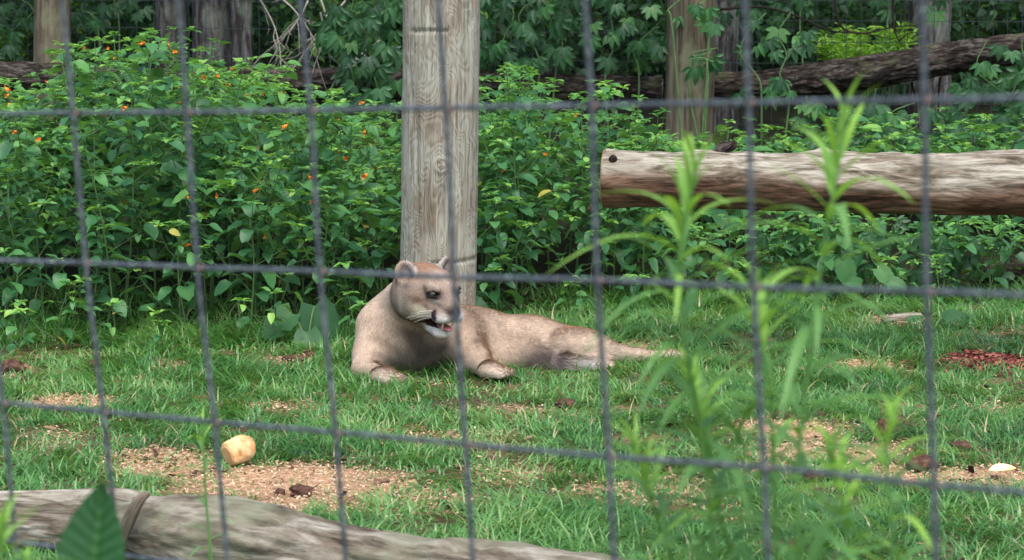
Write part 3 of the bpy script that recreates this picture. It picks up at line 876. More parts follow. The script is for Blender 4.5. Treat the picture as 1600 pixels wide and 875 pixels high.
# normals by gradient of the mesh
def vnormals(V, Q):
    n = np.cross(V[Q[:, 2]] - V[Q[:, 0]], V[Q[:, 3]] - V[Q[:, 1]])
    o = np.zeros_like(V)
    for k in range(4): np.add.at(o, Q[:, k], n)
    return norm(o)
def gauss(p, c, r): return np.exp(-(np.linalg.norm((p - np.array(c)) / np.array(r), axis=-1)) ** 2)
def mixv(c, w, col): return c * (1 - w[:, None]) + np.array(col) * w[:, None]
def capg(p, a, b, r):
    a = np.array(a); ba = np.array(b) - a; t = np.clip(((p - a) @ ba) / (ba @ ba), 0, 1)
    return np.exp(-(np.linalg.norm(p - a - t[:, None] * ba, axis=1) / r) ** 2)
def proj(p):
    d = p - CAM; z = d @ FW
    return 800 + F * (d @ RT) / z, 437.5 - F * (d @ UP) / z
_cx, _cy = proj(CV)
_cd = (CV - CAM) @ FW
def S(px, py):
    """point of the coat that the photograph shows at a pixel"""
    m_ = np.hypot(_cx - px, _cy - py) < 6
    k = np.where(m_)[0]
    return CV[k[np.argmin(_cd[k])]] if len(k) else P(px, py, 8.65)
def L(px, py):
    v = hloc(S(px, py)); return np.array([abs(v[0]), v[1], v[2]])
def capl(q, a, b, r):
    ba = b - a; t = np.clip(((q - a) @ ba) / (ba @ ba), 0, 1)
    return np.exp(-(np.linalg.norm(q - a - t[:, None] * ba, axis=1) / r) ** 2)
def coat(p, n):
    """coat colour by place on the body, with throat and crease shade painted in"""
    c = np.tile(np.array([.47, .345, .25]), (len(p), 1))
    l = hloc(p)
    inhead = sstep(.125, .095, np.linalg.norm((l - np.array([0, .02, 0])) * np.array([1, .85, 1]), axis=1))
    body = 1 - inhead
    z = p[:, 2]
    # darker brown-grey along the spine, greyer chest, paler flank
    c = mixv(c, body * sstep(.165, .22, z) * sstep(-.2, .0, p[:, 0]) * .4, (.29, .22, .175))
    flank = body * sstep(-.15, .1, p[:, 0]) * sstep(.19, .12, z)
    c = mixv(c, flank * .65, (.60, .45, .33))
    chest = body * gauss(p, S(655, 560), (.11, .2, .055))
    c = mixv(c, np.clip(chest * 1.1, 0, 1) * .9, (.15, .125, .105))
    c = mixv(c, body * gauss(p, S(650, 520), (.09, .14, .026)) * .75, (.13, .09, .075))  # brown throat fur with the shade under the chin painted in
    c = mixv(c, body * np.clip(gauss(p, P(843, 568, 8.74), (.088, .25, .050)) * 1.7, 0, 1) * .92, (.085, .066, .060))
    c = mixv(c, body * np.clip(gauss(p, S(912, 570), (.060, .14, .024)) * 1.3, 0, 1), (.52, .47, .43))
    for q in ((603, 592), (778, 584)):
        c = mixv(c, body * gauss(p, S(q[0], q[1]), (.06, .06, .03)) * .75, (.62, .50, .39))
    c = mixv(c, body * np.clip(capg(p, S(618, 490), S(664, 546), .036) * 1.5, 0, 1) * .9, (.085, .064, .050))  # throat band: dark fur and the shade beneath the jaw in one colour
    c = mixv(c, body * capg(p, S(664, 546), S(700, 540), .024) * .8, (.10, .078, .062))  # same band carried on along the neck fold
    c = mixv(c, body * capg(p, S(585, 520), S(640, 560), .018) * .6, (.16, .125, .10))  # shoulder, chest and foreleg folds: crease shade painted as dark lines
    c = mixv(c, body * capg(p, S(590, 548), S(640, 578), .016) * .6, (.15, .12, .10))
    c = mixv(c, body * capg(p, S(741, 525), S(762, 560), .009) * .5, (.20, .145, .11))
    # mottling
    c = c * (1 + .16 * fbm(p * 38, 3, 4) + .10 * fbm(p * 110, 2, 5))[:, None]
    # head
    a, f, u = np.abs(l[:, 0]), l[:, 1], l[:, 2]
    q = np.stack([a, f, u], -1)
    hc = np.tile(np.array([.265, .195, .145]), (len(p), 1))
    hc = mixv(hc, sstep(.035, .062, u) * sstep(.06, .0, f), (.235, .135, .085))
    hc = mixv(hc, gauss(q, (.0, .060, .052), (.012, .03, .02)) * .5, (.46, .38, .31))
    hc = mixv(hc, gauss(q, (.0, .090, .018), (.022, .05, .020)) * .8, (.20, .145, .12))
    hc = mixv(hc, np.minimum(gauss(q, L(653, 487), (.024, .026, .020)) * 1.2, 1), (.46, .40, .28))    # cream cheek
    hc = mixv(hc, gauss(q, L(650, 469), (.030, .030, .0115)) * 1.0, (.10, .060, .036))     # brown cheek bar
    hc = mixv(hc, capl(q, L(664, 470), L(673, 484), .0075) * .95, (.13, .09, .07))      # stripe from the eye to the muzzle
    hc = mixv(hc, gauss(q, (.034, .078, .040), (.014, .02, .006)) * .8, (.40, .33, .27))        # pale brow
    hc = mixv(hc, gauss(q, (.031, .088, .007), (.009, .014, .005)) * 1.0, (.50, .46, .42))      # light under the eye
    hc = mixv(hc, np.clip(gauss(q, (.037, .081, .0222), (.0185, .019, .0095)) * 2.2, 0, 1), (.022, .016, .015))   # eye rim
    hc = mixv(hc, gauss(q, (.019, .086, .015), (.006, .012, .009)) * .8, (.10, .07, .06))
    hc = mixv(hc, gauss(q, (.020, .100, -.020), (.020, .03, .009)) * .9, (.15, .11, .09))       # brown above the lip
    hc = mixv(hc, np.clip(gauss(q, (.022, .105, -.038), (.021, .030, .0115)) * 2.2, 0, 1), (.66, .63, .58))       # white lip pads
    hc = mixv(hc, np.clip(capl(q, L(673, 486), L(673, 497), .0085) * 2.0, 0, 1), (.030, .022, .020))    # dark patch
    hc = mixv(hc, np.clip(sstep(-.060, -.070, u) * sstep(.035, .055, f), 0, 1) * .95, (.55, .53, .48))            # chin
    hc = mixv(hc, sstep(-.050, -.080, u) * sstep(.05, -.02, f) * .6, (.24, .19, .15))
    hc = mixv(hc, np.clip(gauss(q, (0, .126, -.010), (.014, .012, .011)) * 2.2, 0, 1), (.075, .050, .050))        # nose
    inm = (np.abs(u + .0560) < .0135) & (f > .05) & (a < .031) & (f < .122)
    hc = mixv(hc, inm * 1.0, (.035, .015, .014))
    hc = mixv(hc, (gauss(q, (.033, .070, -.056), (.011, .026, .010)) * 2.0).clip(0, 1), (.03, .018, .016))       # dark lip line
    hc = mixv(hc, np.clip(gauss(q, (.024, .100, -.0665), (.010, .02, .0030)) * 1.5, 0, 1) * .8, (.05, .03, .03))
    # ears
    for ec, er, es_ in EARS:
        el = ((p - ec) @ er) / (HS * es_)
        rho = np.sqrt((el[:, 0] / .027) ** 2 + (el[:, 2] / .034) ** 2)
        isear = sstep(1.25, 1.1, rho) * sstep(-.012, -.002, el[:, 2]) * (np.abs(el[:, 1]) < .022)
        hc = mixv(hc, isear, (.22, .175, .15))
        hc = mixv(hc, isear * sstep(.80, .62, rho) * (el[:, 1] > -.004), (.14, .105, .10))
        hc = mixv(hc, isear * gauss(el, (.004, .008, .008), (.010, .02, .012)) * .6, (.36, .30, .28))
        hc = mixv(hc, isear * sstep(.84, .96, rho) * .8, (.34, .31, .28))
    hc = mixv(hc, gauss(q, L(630, 448), (.02, .02, .010)) * .9, (.12, .095, .085))
    hc = mixv(hc, capl(q, L(621, 466), L(622, 488), .008) * .7, (.44, .39, .31))
    hc = hc * (1 + .14 * fbm(p * 90, 3, 8))[:, None]
    return np.clip(c * body[:, None] + hc * inhead[:, None], .004, .9)
CN = vnormals(CV, CQ)
m, nt, b = mat("cougar_coat"); M['coat'] = m
nt.links.new(attr(nt, "col", 0), b.inputs["Base Color"]); b.inputs["Roughness"].default_value = .8; b.inputs["Specular IOR Level"].default_value = .1
cougar = thing("cougar", "tan cougar lying in the grass with its mouth slightly open and head turned right", "cougar")
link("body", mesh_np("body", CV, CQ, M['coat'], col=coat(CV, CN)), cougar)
# fur: short tapered hairs along the flow of the coat
tri = CQ[:, [0, 1, 2]]; area = np.linalg.norm(np.cross(CV[tri[:, 1]] - CV[tri[:, 0]], CV[tri[:, 2]] - CV[tri[:, 0]]), axis=1)
NH = 230000
fi = rng.choice(len(CQ), NH, p=area / area.sum())
uu, vv = rng.random(NH), rng.random(NH)
q0, q1, q2, q3 = [CV[CQ[fi, k]] for k in range(4)]
hp = (q0 * (1 - uu)[:, None] + q1 * uu[:, None]) * (1 - vv)[:, None] + (q3 * (1 - uu)[:, None] + q2 * uu[:, None]) * vv[:, None]
hn = CN[CQ[fi, 0]]
l = hloc(hp)
inmouth = ((np.abs(l[:, 2] + .0555) < .0125) & (l[:, 1] > .045) & (np.abs(l[:, 0]) < .03))
eye = np.linalg.norm((np.abs(l) * [1, 0, 0] + l * [0, 1, 1] - np.array([.037, .080, .022])) / np.array([1.15, 1.2, .68]), axis=1) < .0115
nosel = np.linalg.norm(l - np.array([0, .124, -.011]), axis=1) < .0135
k = ~(inmouth | eye | nosel) & ((hn[:, 2] > -.75) | (np.linalg.norm(l, axis=1) < .14))
hp, hn, l = hp[k], hn[k], l[k]
W = np.zeros(len(hp)); Fl = np.zeros_like(hp)
for pr in cg.p:
    if pr[6] != '+' or pr[7] is None: continue
    w = np.exp(-np.abs(SDF.dist(pr, hp)) / .018); W += w
    Fl += w[:, None] * norm(np.array(pr[7], float))
Fl = Fl / (W[:, None] + 1e-9) + .16 * np.stack([fbm(hp * 30, 2, s) for s in (1, 2, 3)], -1) + rng.normal(0, .12, hp.shape)
Fl = Fl - hn * np.sum(Fl * hn, -1, keepdims=True)
headw = np.exp(-(np.linalg.norm(l - np.array([0, .03, 0]), axis=1) / .11) ** 4)
muz = np.exp(-(np.linalg.norm((l - np.array([0, .09, -.01])), axis=1) / .055) ** 2)
belly = np.exp(-(np.linalg.norm((hp - P(862, 572, 8.7)) / np.array([.13, .2, .06]), axis=1)) ** 2)
ln = .0125 * (1 - .40 * headw) * (1 - .5 * muz) + (.026 + .02 * rng.random(len(hp))) * belly
ln = ln * rng.uniform(.7, 1.3, len(hp))
lift = .05 + .12 * belly + np.abs(rng.normal(0, .05, len(hp)))
d = norm(norm(Fl) + hn * lift[:, None])
side = norm(np.cross(d, hn)) * (.0014 * rng.uniform(.7, 1.3, len(hp)))[:, None]
base = hp + hn * .0006
n = len(hp)
HV = np.stack([base - side, base + side, base + d * ln[:, None] * .6 + side * .7 + hn * .0008, base + d * ln[:, None] - hn * (.03 * ln)[:, None]], 1).reshape(-1, 3)
o4 = (np.arange(n) * 4)[:, None]
HT = np.concatenate([o4 + np.array([0, 1, 2]), o4 + np.array([0, 2, 3])])
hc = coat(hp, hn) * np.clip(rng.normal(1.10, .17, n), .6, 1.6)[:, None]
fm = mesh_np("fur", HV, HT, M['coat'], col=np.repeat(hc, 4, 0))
fm.normals_split_custom_set_from_vertices(np.repeat(norm(hn + .18 * d + rng.normal(0, .06, hn.shape)), 4, 0).astype(np.float32))   # hairs shade with the coat they lie on
link("fur", fm, cougar, kind='stuff')

m, nt, b = mat("eye"); M['eye'] = m
nt.links.new(attr(nt, "col", 0), b.inputs["Base Color"]); b.inputs["Roughness"].default_value = .08; b.inputs["Specular IOR Level"].default_value = .6
M['wet'] = simple("tongue_flesh", (.36, .12, .11), .35, .5)
M['tooth'] = simple("tooth", (.75, .62, .40), .3, .5)
M['whisker'] = simple("whisker", (.85, .83, .78), .5, .3)
for s in (-1, 1):
    V, Q, d = ellipsoid(H(s * .0365, .0725, .0220), (.0112 * HS,) * 3, HM)
    fwd = d[:, 1]
    col = np.tile(np.array([.02, .016, .015]), (len(V), 1))
    col[fwd > .70] = (.055, .045, .03)
    eo = link("eye", mesh_np("eye", V, Q, M['eye'], col=col), cougar)
    V, Q, d = ellipsoid(H(s * .0365, .0828, .0220), (.0042 * HS, .0020 * HS, .0042 * HS), HM, 12, 8)
    link("pupil", mesh_np("pupil", V, Q, M['eye'], col=np.full((len(V), 3), .004)), eo)
V, Q, d = ellipsoid(H(0, .092, -.0640), (.0150 * HS, .028 * HS, .0060 * HS), HM); link("tongue", mesh_np("tongue", V, Q, M['wet']), cougar)
mb = MB()
for s in (-1, 1):
    mb.tube([H(s * .0135, .100, -.066), H(s * .0140, .102, -.058), H(s * .0145, .101, -.052)], [.0030, .0024, .0005], 8)
    mb.tube([H(s * .0160, .104, -.044), H(s * .0155, .106, -.053), H(s * .0150, .105, -.060)], [.0034, .0026, .0005], 8)
    link("canine_tooth", mb.mesh("canine_tooth", M['tooth']), cougar); mb = MB()
mb = MB()
for s in (-1, 1):
    for k in range(7):
        a0 = H(s * (.034 + .004 * rng.random()), .092 - .014 * rng.random(), -.020 - .018 * (k % 4) / 3)
        dirv = HM @ norm(np.array([s * 1.0, -.25 - .3 * rng.random(), .15 - .12 * k / 3 + rng.normal(0, .08)]))
        L = rng.uniform(.05, .095)
        mb.tube([a0, a0 + dirv * L * .5 + np.array([0, 0, -.002]), a0 + dirv * L + np.array([0, 0, -.012])], [.00032, .00028, .00016], 4, cap=False)
link("whiskers", mb.mesh("whiskers", M['whisker']), cougar, kind='stuff')

# ------------------------------------------------------------------ near fence: square welded mesh, seen at a slant, wires slightly bent
def camw(v): return CAM + RT * v[0] - UP * v[1] + FW * v[2]
fa = np.array([0.12308574, 0.00438495, -0.09829166]); fb = np.array([0.00916723, 0.1477781, 0.03437433]); fc = np.array([-0.55050707, -0.16688416, 2.65300018])
FOBS = {(0, 2): (7.5, 631), (1, 0): (117, 177), (2, 0): (295, 176), (3, 0): (488, 173), (4, 0): (699, 169), (5, 0): (927, 166), (6, 0): (1172, 161), (7, 0): (1447, 157),
        (1, 1): (137, 412), (2, 1): (311, 419), (3, 1): (503, 425), (4, 1): (712, 434), (5, 1): (936, 439), (6, 1): (1180, 450), (7, 1): (1451, 457),
        (1, 2): (164, 645), (2, 2): (338, 661), (3, 2): (527, 677), (4, 2): (730, 696), (5, 2): (954, 715), (6, 2): (1196, 732), (7, 2): (1462, 759)}
fn = np.cross(fa, fb)
res = {}
for (i, j), (x, y) in FOBS.items():
    d = np.array([(x - 800) / F, (y - 437.5) / F, 1.0])
    q = d * (fc @ fn) / (d @ fn)
    res[(i, j)] = q - (fc + i * fa + j * fb)
IR, JR = range(-8, 17), range(-8, 11)
node = {}
for i in IR:
    for j in JR:
        near_ = min(res, key=lambda k: (k[0] - i) ** 2 + (k[1] - j) ** 2)
        dd = math.hypot(near_[0] - i, near_[1] - j)
        r0 = res[near_] if dd == 0 else res[near_] * math.exp(-dd * .5)
        w = np.array([0, 0, 0.0]) if dd == 0 else rng.normal(0, .0008, 3)
        node[(i, j)] = camw(fc + i * fa + j * fb + r0 + w)
fnw = norm(camw(fn) - CAM); fnw = fnw if fnw[1] < 0 else -fnw          # towards the camera
fence = thing("wire_fence", "grey welded square-mesh wire fence close in front of everything", "fence")
WR = .0025
def wire(nodes, off, seg=8):
    p = resample(np.array(nodes), (len(nodes) - 1) * 14 + 1)
    p = p + fnw * off
    p = p + .0004 * np.stack([fbm(p * 30 + s, 2, s) for s in (1, 2, 3)], -1)
    mb = MB(); r = WR * (1 + .05 * fbm(p * 120, 2, 6))
    mb.tube(p, r, seg)
    link("wire", mb.mesh("wire", M['wire']), fence)
for i in IR: wire([node[(i, j)] for j in JR], WR * .92)
for j in JR: wire([node[(i, j)] for i in IR], -WR * .92)
V, Q, _ = ellipsoid(np.zeros(3), (.0046, .0040, .0042), np.eye(3), 10, 7)
wm = mesh_np("weld", V, Q, M['weld'])
for (i, j), p in node.items():
    if 4 >= j >= -2: link("weld", wm, fence, loc=p)

# ------------------------------------------------------------------ far fence panels
def panel(p0, p1, zt, cw, ch, label, r=.0017):
    o = thing("mesh_panel", label, "fence panel", "panels of the far wire fence")
    p0 = np.array(p0, float); p1 = np.array(p1, float)
    L = np.linalg.norm(p1 - p0); n = int(L / cw)
    g0 = float(ground_z(*p0)); g1 = float(ground_z(*p1))
    nz = int((zt - min(g0, g1)) / ch)
    for k in range(n + 1):
        t = k / n; q = p0 + (p1 - p0) * t; gz = g0 + (g1 - g0) * t
        zz = np.linspace(gz - .05, zt, 9)
        pts = np.stack([np.full(9, q[0]) + rng.normal(0, .002, 9), np.full(9, q[1]) + rng.normal(0, .003, 9), zz], -1)
        mb = MB(); mb.tube(pts, r, 4, cap=False); link("wire", mb.mesh("wire", M['farwire']), o)
    for k in range(nz + 1):
        z = zt - k * ch
        pts = p0 + (p1 - p0) * np.linspace(0, 1, 24)[:, None]
        pts = np.column_stack([pts[:, 0], pts[:, 1] + 2.2 * r, z + .008 * fbm(np.column_stack([pts, np.full(24, k)]) * 1.2, 2, k)])
        mb = MB(); mb.tube(pts, r, 4, cap=False); link("wire", mb.mesh("wire", M['farwire']), o)
pl = P(82, 100, 15.05); pr = P(1080, 100, 13.55)
panel((pl[0], 15.05), (pr[0], 14.02), 2.4, .104, .15, "far wire mesh panel between the pale left post and the creeper-grown post")
panel((pr[0], 14.02), (pr[0] + 3.2, 13.95), 2.4, .078, .11, "fine far wire mesh panel behind the trunk, right of the creeper-grown post")
panel((pl[0] - 1.6, 16.4), (pl[0], 15.08), 2.4, .104, .15, "far wire mesh panel at the upper left corner, left of the pale post")

# ------------------------------------------------------------------ leaf templates
LT6 = leaf_tmpl(7, .22, .28, .42, .04)
LT4 = leaf_tmpl(5, .2, .25, .42)
LT3 = leaf_tmpl(3, .2, .2, .45)
LANCE = leaf_tmpl(9, .25, .0, .36, .0)
def shape(t, w, droop=0): 
    V = t[0].copy(); V[:, 0] *= w; V[:, 2] *= w if droop == 0 else 1
    return V, t[1], t[2]
leafmesh = []
for k in range(7):
    V = LT6[0].copy(); V[:, 0] *= rng.uniform(.56, .72)
    V[:, 2] = V[:, 2] * rng.uniform(.6, 1.6) + .05 * np.sin(V[:, 1] * 7 + k)
    V[:, 0] += .06 * np.sin(V[:, 1] * 3 + k * 2)
    leafmesh.append([mesh_np("leaf", V, [LT6[1], LT6[2]], M['leaf'], tint=np.full(len(V), t)) for t in (.18, .36, .56, .82)])
M['sick'] = speckled("yellowed_leaf", [(.35, (.16, .20, .04)), (.6, (.42, .34, .06)), (.75, (.20, .12, .04))], 40, .6, .0005)
yellowed = mesh_np("leaf", LT6[0] * np.array([.6, 1, 1]), [LT6[1], LT6[2]], M['sick'])
# petal: nodding slipper-shaped flower
def flower_mesh():
    mb = MB()
    mb.tube([(0, -.010, .002), (0, -.004, 0), (0, .004, 0), (0, .010, .001)], [.0025, .006, .0075, .004], 8)
    for a in (-.9, 0, .9, 2.6):
        V = LT4[0] * np.array([.8, 1, .5]) * .017
        R = np.array(Matrix.Rotation(a, 3, 'Y') @ Matrix.Rotation(.7, 3, 'X'))
        mb.add(V @ R.T + np.array([0, .006, 0]), LT4[1], LT4[2])
    mb.tube([(0, -.010, .002), (0, -.017, .006), (0, -.013, .013)], [.0014, .001, .0008], 5)
    return mb.mesh("flower", M['petal'])
flm = flower_mesh()

def put(name, me, parent, base, pos, R, sc):
    o = bpy.data.objects.new(name, me)
    Mx = np.eye(4); Mx[:3, :3] = R * np.asarray(sc)[None, :]; Mx[:3, 3] = np.asarray(pos) - base
    o.parent = parent
    o.matrix_basis = Matrix(Mx.tolist())
    C.objects.link(o)
    return o

GA = 2.39996
def grow(base, h, r, dens=1.0, bushy=1.0, low=.25, leafL=(.055, .095)):
    """skeleton of a branching herb: stems, leaves (pos, dir, normal, length, tint), tips"""
    stems = []; leaves = []; tips = []
    lean = r.normal(0, .10, 2)
    top = base + np.array([lean[0] * h, lean[1] * h - .03, h])
    mid = base + np.array([lean[0] * h * .3 + r.normal(0, .015), lean[1] * h * .3, h * .5])
    mainp = resample([base + np.array([0, 0, -.02]), mid, top], 9)
    stems.append((mainp, np.linspace(.0050, .0016, 9)))
    az = r.uniform(0, 6.28)
    axes = [(mainp, low, h)]
    nb = int((3 + 6 * h) * bushy)
    for k in range(nb):
        t = low + (.92 - low) * (k + r.random() * .6) / nb
        p0 = mainp[min(int(t * 8), 7)] * (1 - (t * 8) % 1) + mainp[min(int(t * 8) + 1, 8)] * ((t * 8) % 1)
        az += GA
        L = (1.05 - t) * h * r.uniform(.38, .6) + .07
        el = r.uniform(.45, .95)
        d = np.array([math.cos(az) * math.cos(el), math.sin(az) * math.cos(el), math.sin(el)])
        p = resample([p0, p0 + d * L * .5 + np.array([0, 0, -.01]), p0 + d * L + np.array([0, 0, .03])], 5)
        stems.append((p, np.linspace(.0022, .0010, 5)))
        axes.append((p, .25, L))
    for (p, t0, L) in axes:
        n = max(int(L * (1 - t0) / .025 * dens), 2)
        a = r.uniform(0, 6.28)
        for k in range(n):
            t = t0 + (1 - t0) * (k + r.random()) / n
            u = t * (len(p) - 1); i0 = min(int(u), len(p) - 2); q = p[i0] + (p[i0 + 1] - p[i0]) * (u - i0)
            a += GA + r.normal(0, .3)
            el = r.uniform(-.70, .22) + .25 * t
            d = np.array([math.cos(a) * math.cos(el), math.sin(a) * math.cos(el), math.sin(el)])
            pet = r.uniform(.012, .045)
            nrm = np.array([-math.cos(a) * math.sin(el) * .6, -math.sin(a) * math.sin(el) * .6, 1]) + r.normal(0, .28, 3)
            ln_ = (leafL[0] * .75 + (leafL[1] * 1.08 - leafL[0] * .75) * r.random() ** 1.5) * (1.15 - .40 * t)
            leaves.append((q + d * pet, d, nrm, ln_, .22 + .30 * t * t + r.normal(0, .10), q))
        e = p[-1]; tips.append(e)
        for k in range(6):
            a += GA; el = r.uniform(.0, .7)
            d = np.array([math.cos(a) * math.cos(el), math.sin(a) * math.cos(el), math.sin(el)])
            leaves.append((e + d * .006, d, np.array([0, 0, 1.0]) - d * .4, r.uniform(.022, .045), .72 + r.normal(0, .1), e))
    return stems, leaves, tips

WX = [117, 296, 488, 698, 928, 1172, 1447]
ORD = ["left of the first", "between the first and second", "between the second and third", "between the third and fourth", "between the fourth and fifth",
       "between the fifth and sixth", "between the sixth and seventh", "right of the seventh"]
cellcount = {}
def cell_label(px, h, kind):
    c = sum(px > w for w in WX)
    tall = "taller" if h > .62 else ("knee-high" if h > .35 else "low")
    return "%s %s in the front row, %s upright wire%s" % (tall, kind, ORD[c].replace("between the", "between"), "" if c in (0, 7) else "s")
TXL = "jewelweed plant inside the thicket left of the thick post, "
def cell(px):
    c = sum(px > w for w in WX)
    return ORD[c].replace("between the", "between") + " upright wire" + ("" if c in (0, 7) else "s")
TXR = "jewelweed plant inside the thicket right of the thick post, "
TXU = "low leafy plant shaded by the peeled log, "
TXB = "low plant between the peeled log and the far fence, "
TXS = "short jewelweed sprig at the front foot of the thicket"
def herb(name, x, y, h, seed, mode, label, cat, group, flowers=0, dens=1.0, bushy=1.0, low=.25, tadd=0.0, leafL=(.055, .095), lm=None):
    r = np.random.default_rng(seed)
    gz = float(ground_z(x, y)); base = np.array([x, y, gz])
    o = thing(name, label, cat, group, loc=base)
    stems, leaves, tips = grow(base, h, r, dens, bushy, low, leafL)
    mb = MB()
    for p, rad in stems: mb.tube(p - base, rad, 4, cap=False)
    for lf in leaves:
        if mode == 'parts': mb.tube([lf[5] - base, lf[0] - base], [.0011, .0009], 3, cap=False)
    link("stem", mb.mesh("stem", M['stem']), o)
    ds = np.array([l_[1] for l_ in leaves]); ns = np.array([l_[2] for l_ in leaves]); ps = np.array([l_[0] for l_ in leaves])
    Ls = np.array([l_[3] for l_ in leaves]); ts = np.clip(np.array([l_[4] for l_ in leaves]) + tadd, 0, 1)
    R = basis(ds, ns)
    if mode == 'parts':
        # the 300 largest at most, as objects of their own
        for k in range(min(len(leaves), 300)):
            tm = int(np.argmin(np.abs(np.array((.18, .36, .56, .82)) - ts[k])))
            put("leaf", yellowed if r.random() < .008 else leafmesh[r.integers(7)][tm], o, base, ps[k], R[k], (Ls[k],) * 3)
    else:
        mb = MB(); T4 = (LT4[0] * np.array([.64, 1, 1]), LT4[1], LT4[2])
        mb.inst(T4, ps - base, R, Ls, ts)
        link("foliage", mb.mesh("foliage", lm or M['leaf']), o, kind='stuff')
    for k in range(flowers):
        e = tips[r.integers(len(tips))] + np.array([r.normal(0, .015), -.02 - .02 * r.random(), -.015 - .02 * r.random()])
        a = r.uniform(-1.2, 1.2)
        d = np.array([math.sin(a), -math.cos(a), r.normal(0, .3)])
        put("flower", flm, o, base, e, basis(d[None], np.array([[0, 0, 1.0]]))[0], (r.uniform(.65, 1.05),) * 3)
    return o
TOPX = [-200, 0, 60, 120, 200, 330, 400, 480, 540, 620, 690, 750, 820, 900, 960, 1035, 1045, 1800]
TOPY = [125, 128, 96, 66, 60, 72, 88, 108, 172, 178, 178, 115, 100, 125, 155, 178, 350, 350]
seed = 1000
nplants = 0
for row, yy in enumerate(np.arange(9.42, 12.6, .25)):
    for xx in np.arange(-3.3, 3.3, .215):
        seed += 1
        r = np.random.default_rng(seed)
        x = xx + r.normal(0, .05) + (.1 if row % 2 else 0); y = yy + r.normal(0, .05)
        px = 800 + F * x / y
        if not (-170 < px < 1760): continue
        if abs(px - 683) < 64 and y < 9.35: continue
        if math.hypot(x + .26, y - POSTY) < .24: continue
        depth_in = y - thicket_edge(x)
        if depth_in < .08: continue
        ty = np.interp(px, TOPX, TOPY)
        z = P(px, ty, max(y, 9.9))[2] - float(ground_z(x, y))
        if px > 1040:
            if y > 11.0: continue
            h = z * r.uniform(.75, 1.1); h = max(h, .22)
            mode = 'parts' if depth_in < .35 else 'foliage'
            herb("understory_plant", x, y, h, seed, mode, TXU + cell(px) if mode == 'foliage' else cell_label(px, h, "shaded plant"), "plant", "plants under the peeled log", 0, 1.0, 1.2, .05, -.05)
        else:
            if y > 12.0: continue
            h = z * r.uniform(.76, 1.04)
            if depth_in < .3: h *= r.uniform(.45, .8)
            elif depth_in < .55: h *= r.uniform(.75, .95)
            mode = 'parts' if depth_in < .62 else 'foliage'
            left = px < 690
            nf = (r.random() < (.62 if left else .15)) * (1 + int(r.random() * 2.2))
            herb("jewelweed_plant", x, y, h, seed, mode, (TXL if left else TXR) + cell(px) if mode == 'foliage' else cell_label(px, h, "flowering jewelweed" if nf else "flowerless jewelweed"), "plant", "jewelweed left of the post" if left else "jewelweed right of the post", nf, .95, 1.1, .14 if depth_in < .4 else .2)
        nplants += 1
# sprigs at the foot
for (px, py, h, lab) in ((95, 548, .24, "tallest pale sprig at the thicket's foot, near the first upright wire"), (190, 545, .16, "sprig right of the tallest pale sprig at the thicket's foot on the left"), (430, 545, .20, "bushy pale sprig left of the broad-leaved plant beside the cougar"), (255, 548, .10, "tiniest sprig at the thicket's foot, near the second upright wire"), (30, 550, .15, "sprig at the thicket's foot by the left picture edge"), (985, 500, .16, "sprig behind the cougar's outstretched hind leg"), (890, 497, .13, "low sprig behind the cougar's rump"),
                         (1465, 478, .20, "light sprig beside the rightmost upright wire, under the peeled log"), (1400, 470, .17, "sprig just left of the rightmost upright wire, under the peeled log"), (1150, 478, .14, "sprig at the lawn edge under the left half of the peeled log"), (560, 545, .15, "sprig right of the broad-leaved plant, closest to the cougar's shoulder")):
    g = PG(px, py); seed += 1
    herb("jewelweed_sprig", g[0], g[1], h, seed, 'parts', lab, "plant", "sprigs at the foot of the thicket", 0, 1.3, .5, .15, .18, (.045, .075))
# behind the peeled log
for yy in np.arange(11.6, 13.3, .3):
    for xx in np.arange(.55, 3.2, .25):
        seed += 1; r = np.random.default_rng(seed)
        x = xx + r.normal(0, .07); y = yy + r.normal(0, .06); px = 800 + F * x / y
        if px < 1000 or px > 1760: continue
        if abs(px - 1078) < 45 and y > 12.6: continue
        tz = P(px, np.interp(px, [1000, 1120, 1300, 1450, 1600], [190, 205, 200, 200, 180]), y)[2] - float(ground_z(x, y))
        herb("fence_side_plant", x, y, tz * r.uniform(.75, 1.1), seed, 'foliage', TXB + cell(px), "plant", "plants behind the peeled log", int(r.random() < .1), .8, 1.0, .15, .05, (.07, .13))

# big-leaved burdock
def heart(n=9):
    V = []; Q = []
    m_ = 7
    for k in range(n + 1):
        u = k / n
        w = .42 * math.sin(math.pi * min(u * .80 + .16, 1.0)) ** .7 * (1 + .05 * (-1) ** k)
        for j in range(m_):
            s = (j / (m_ - 1)) * 2 - 1
            back = -.12 * (abs(s)) * (1 - u) * 1.3
            V.append((s * w, u + back, .10 * abs(s) - .22 * u * u + .02 * math.sin(u * 20 + s * 6)))
    for k in range(n):
        for j in range(m_ - 1):
            a = k * m_ + j; Q.append((a, a + 1, a + m_ + 1, a + m_))
    return np.array(V, float), np.array(Q)
HV_, HQ_ = heart()
hm = mesh_np("broad_leaf", HV_, HQ_, M['broad'], tint=np.full(len(HV_), .45))
hm2 = mesh_np("broad_leaf", HV_, HQ_, M['broad'], tint=np.full(len(HV_), .85))
def burdock(specs, gx, gy, label):
    g = PG(gx, gy); o = thing("burdock_plant", label, "plant", loc=g)
    for (px, py, Y, dx, dy, dz, s, mm) in specs:
        p = P(px, py, Y); d = norm(np.array([dx, dy, dz])); n = np.array([0, -.9, .55]) + np.array([d[0] * .2, 0, 0])
        put("leaf", mm, o, g, p, basis(d[None], n[None])[0], (s, s, s))
        mb = MB(); mb.tube(resample([np.zeros(3), (p - g) * .6 + np.array([0, 0, .02]), p - g], 6), [.005, .005, .004, .004, .003, .002], 6)
        link("leaf_stalk", mb.mesh("leaf_stalk", M['stem']), o)
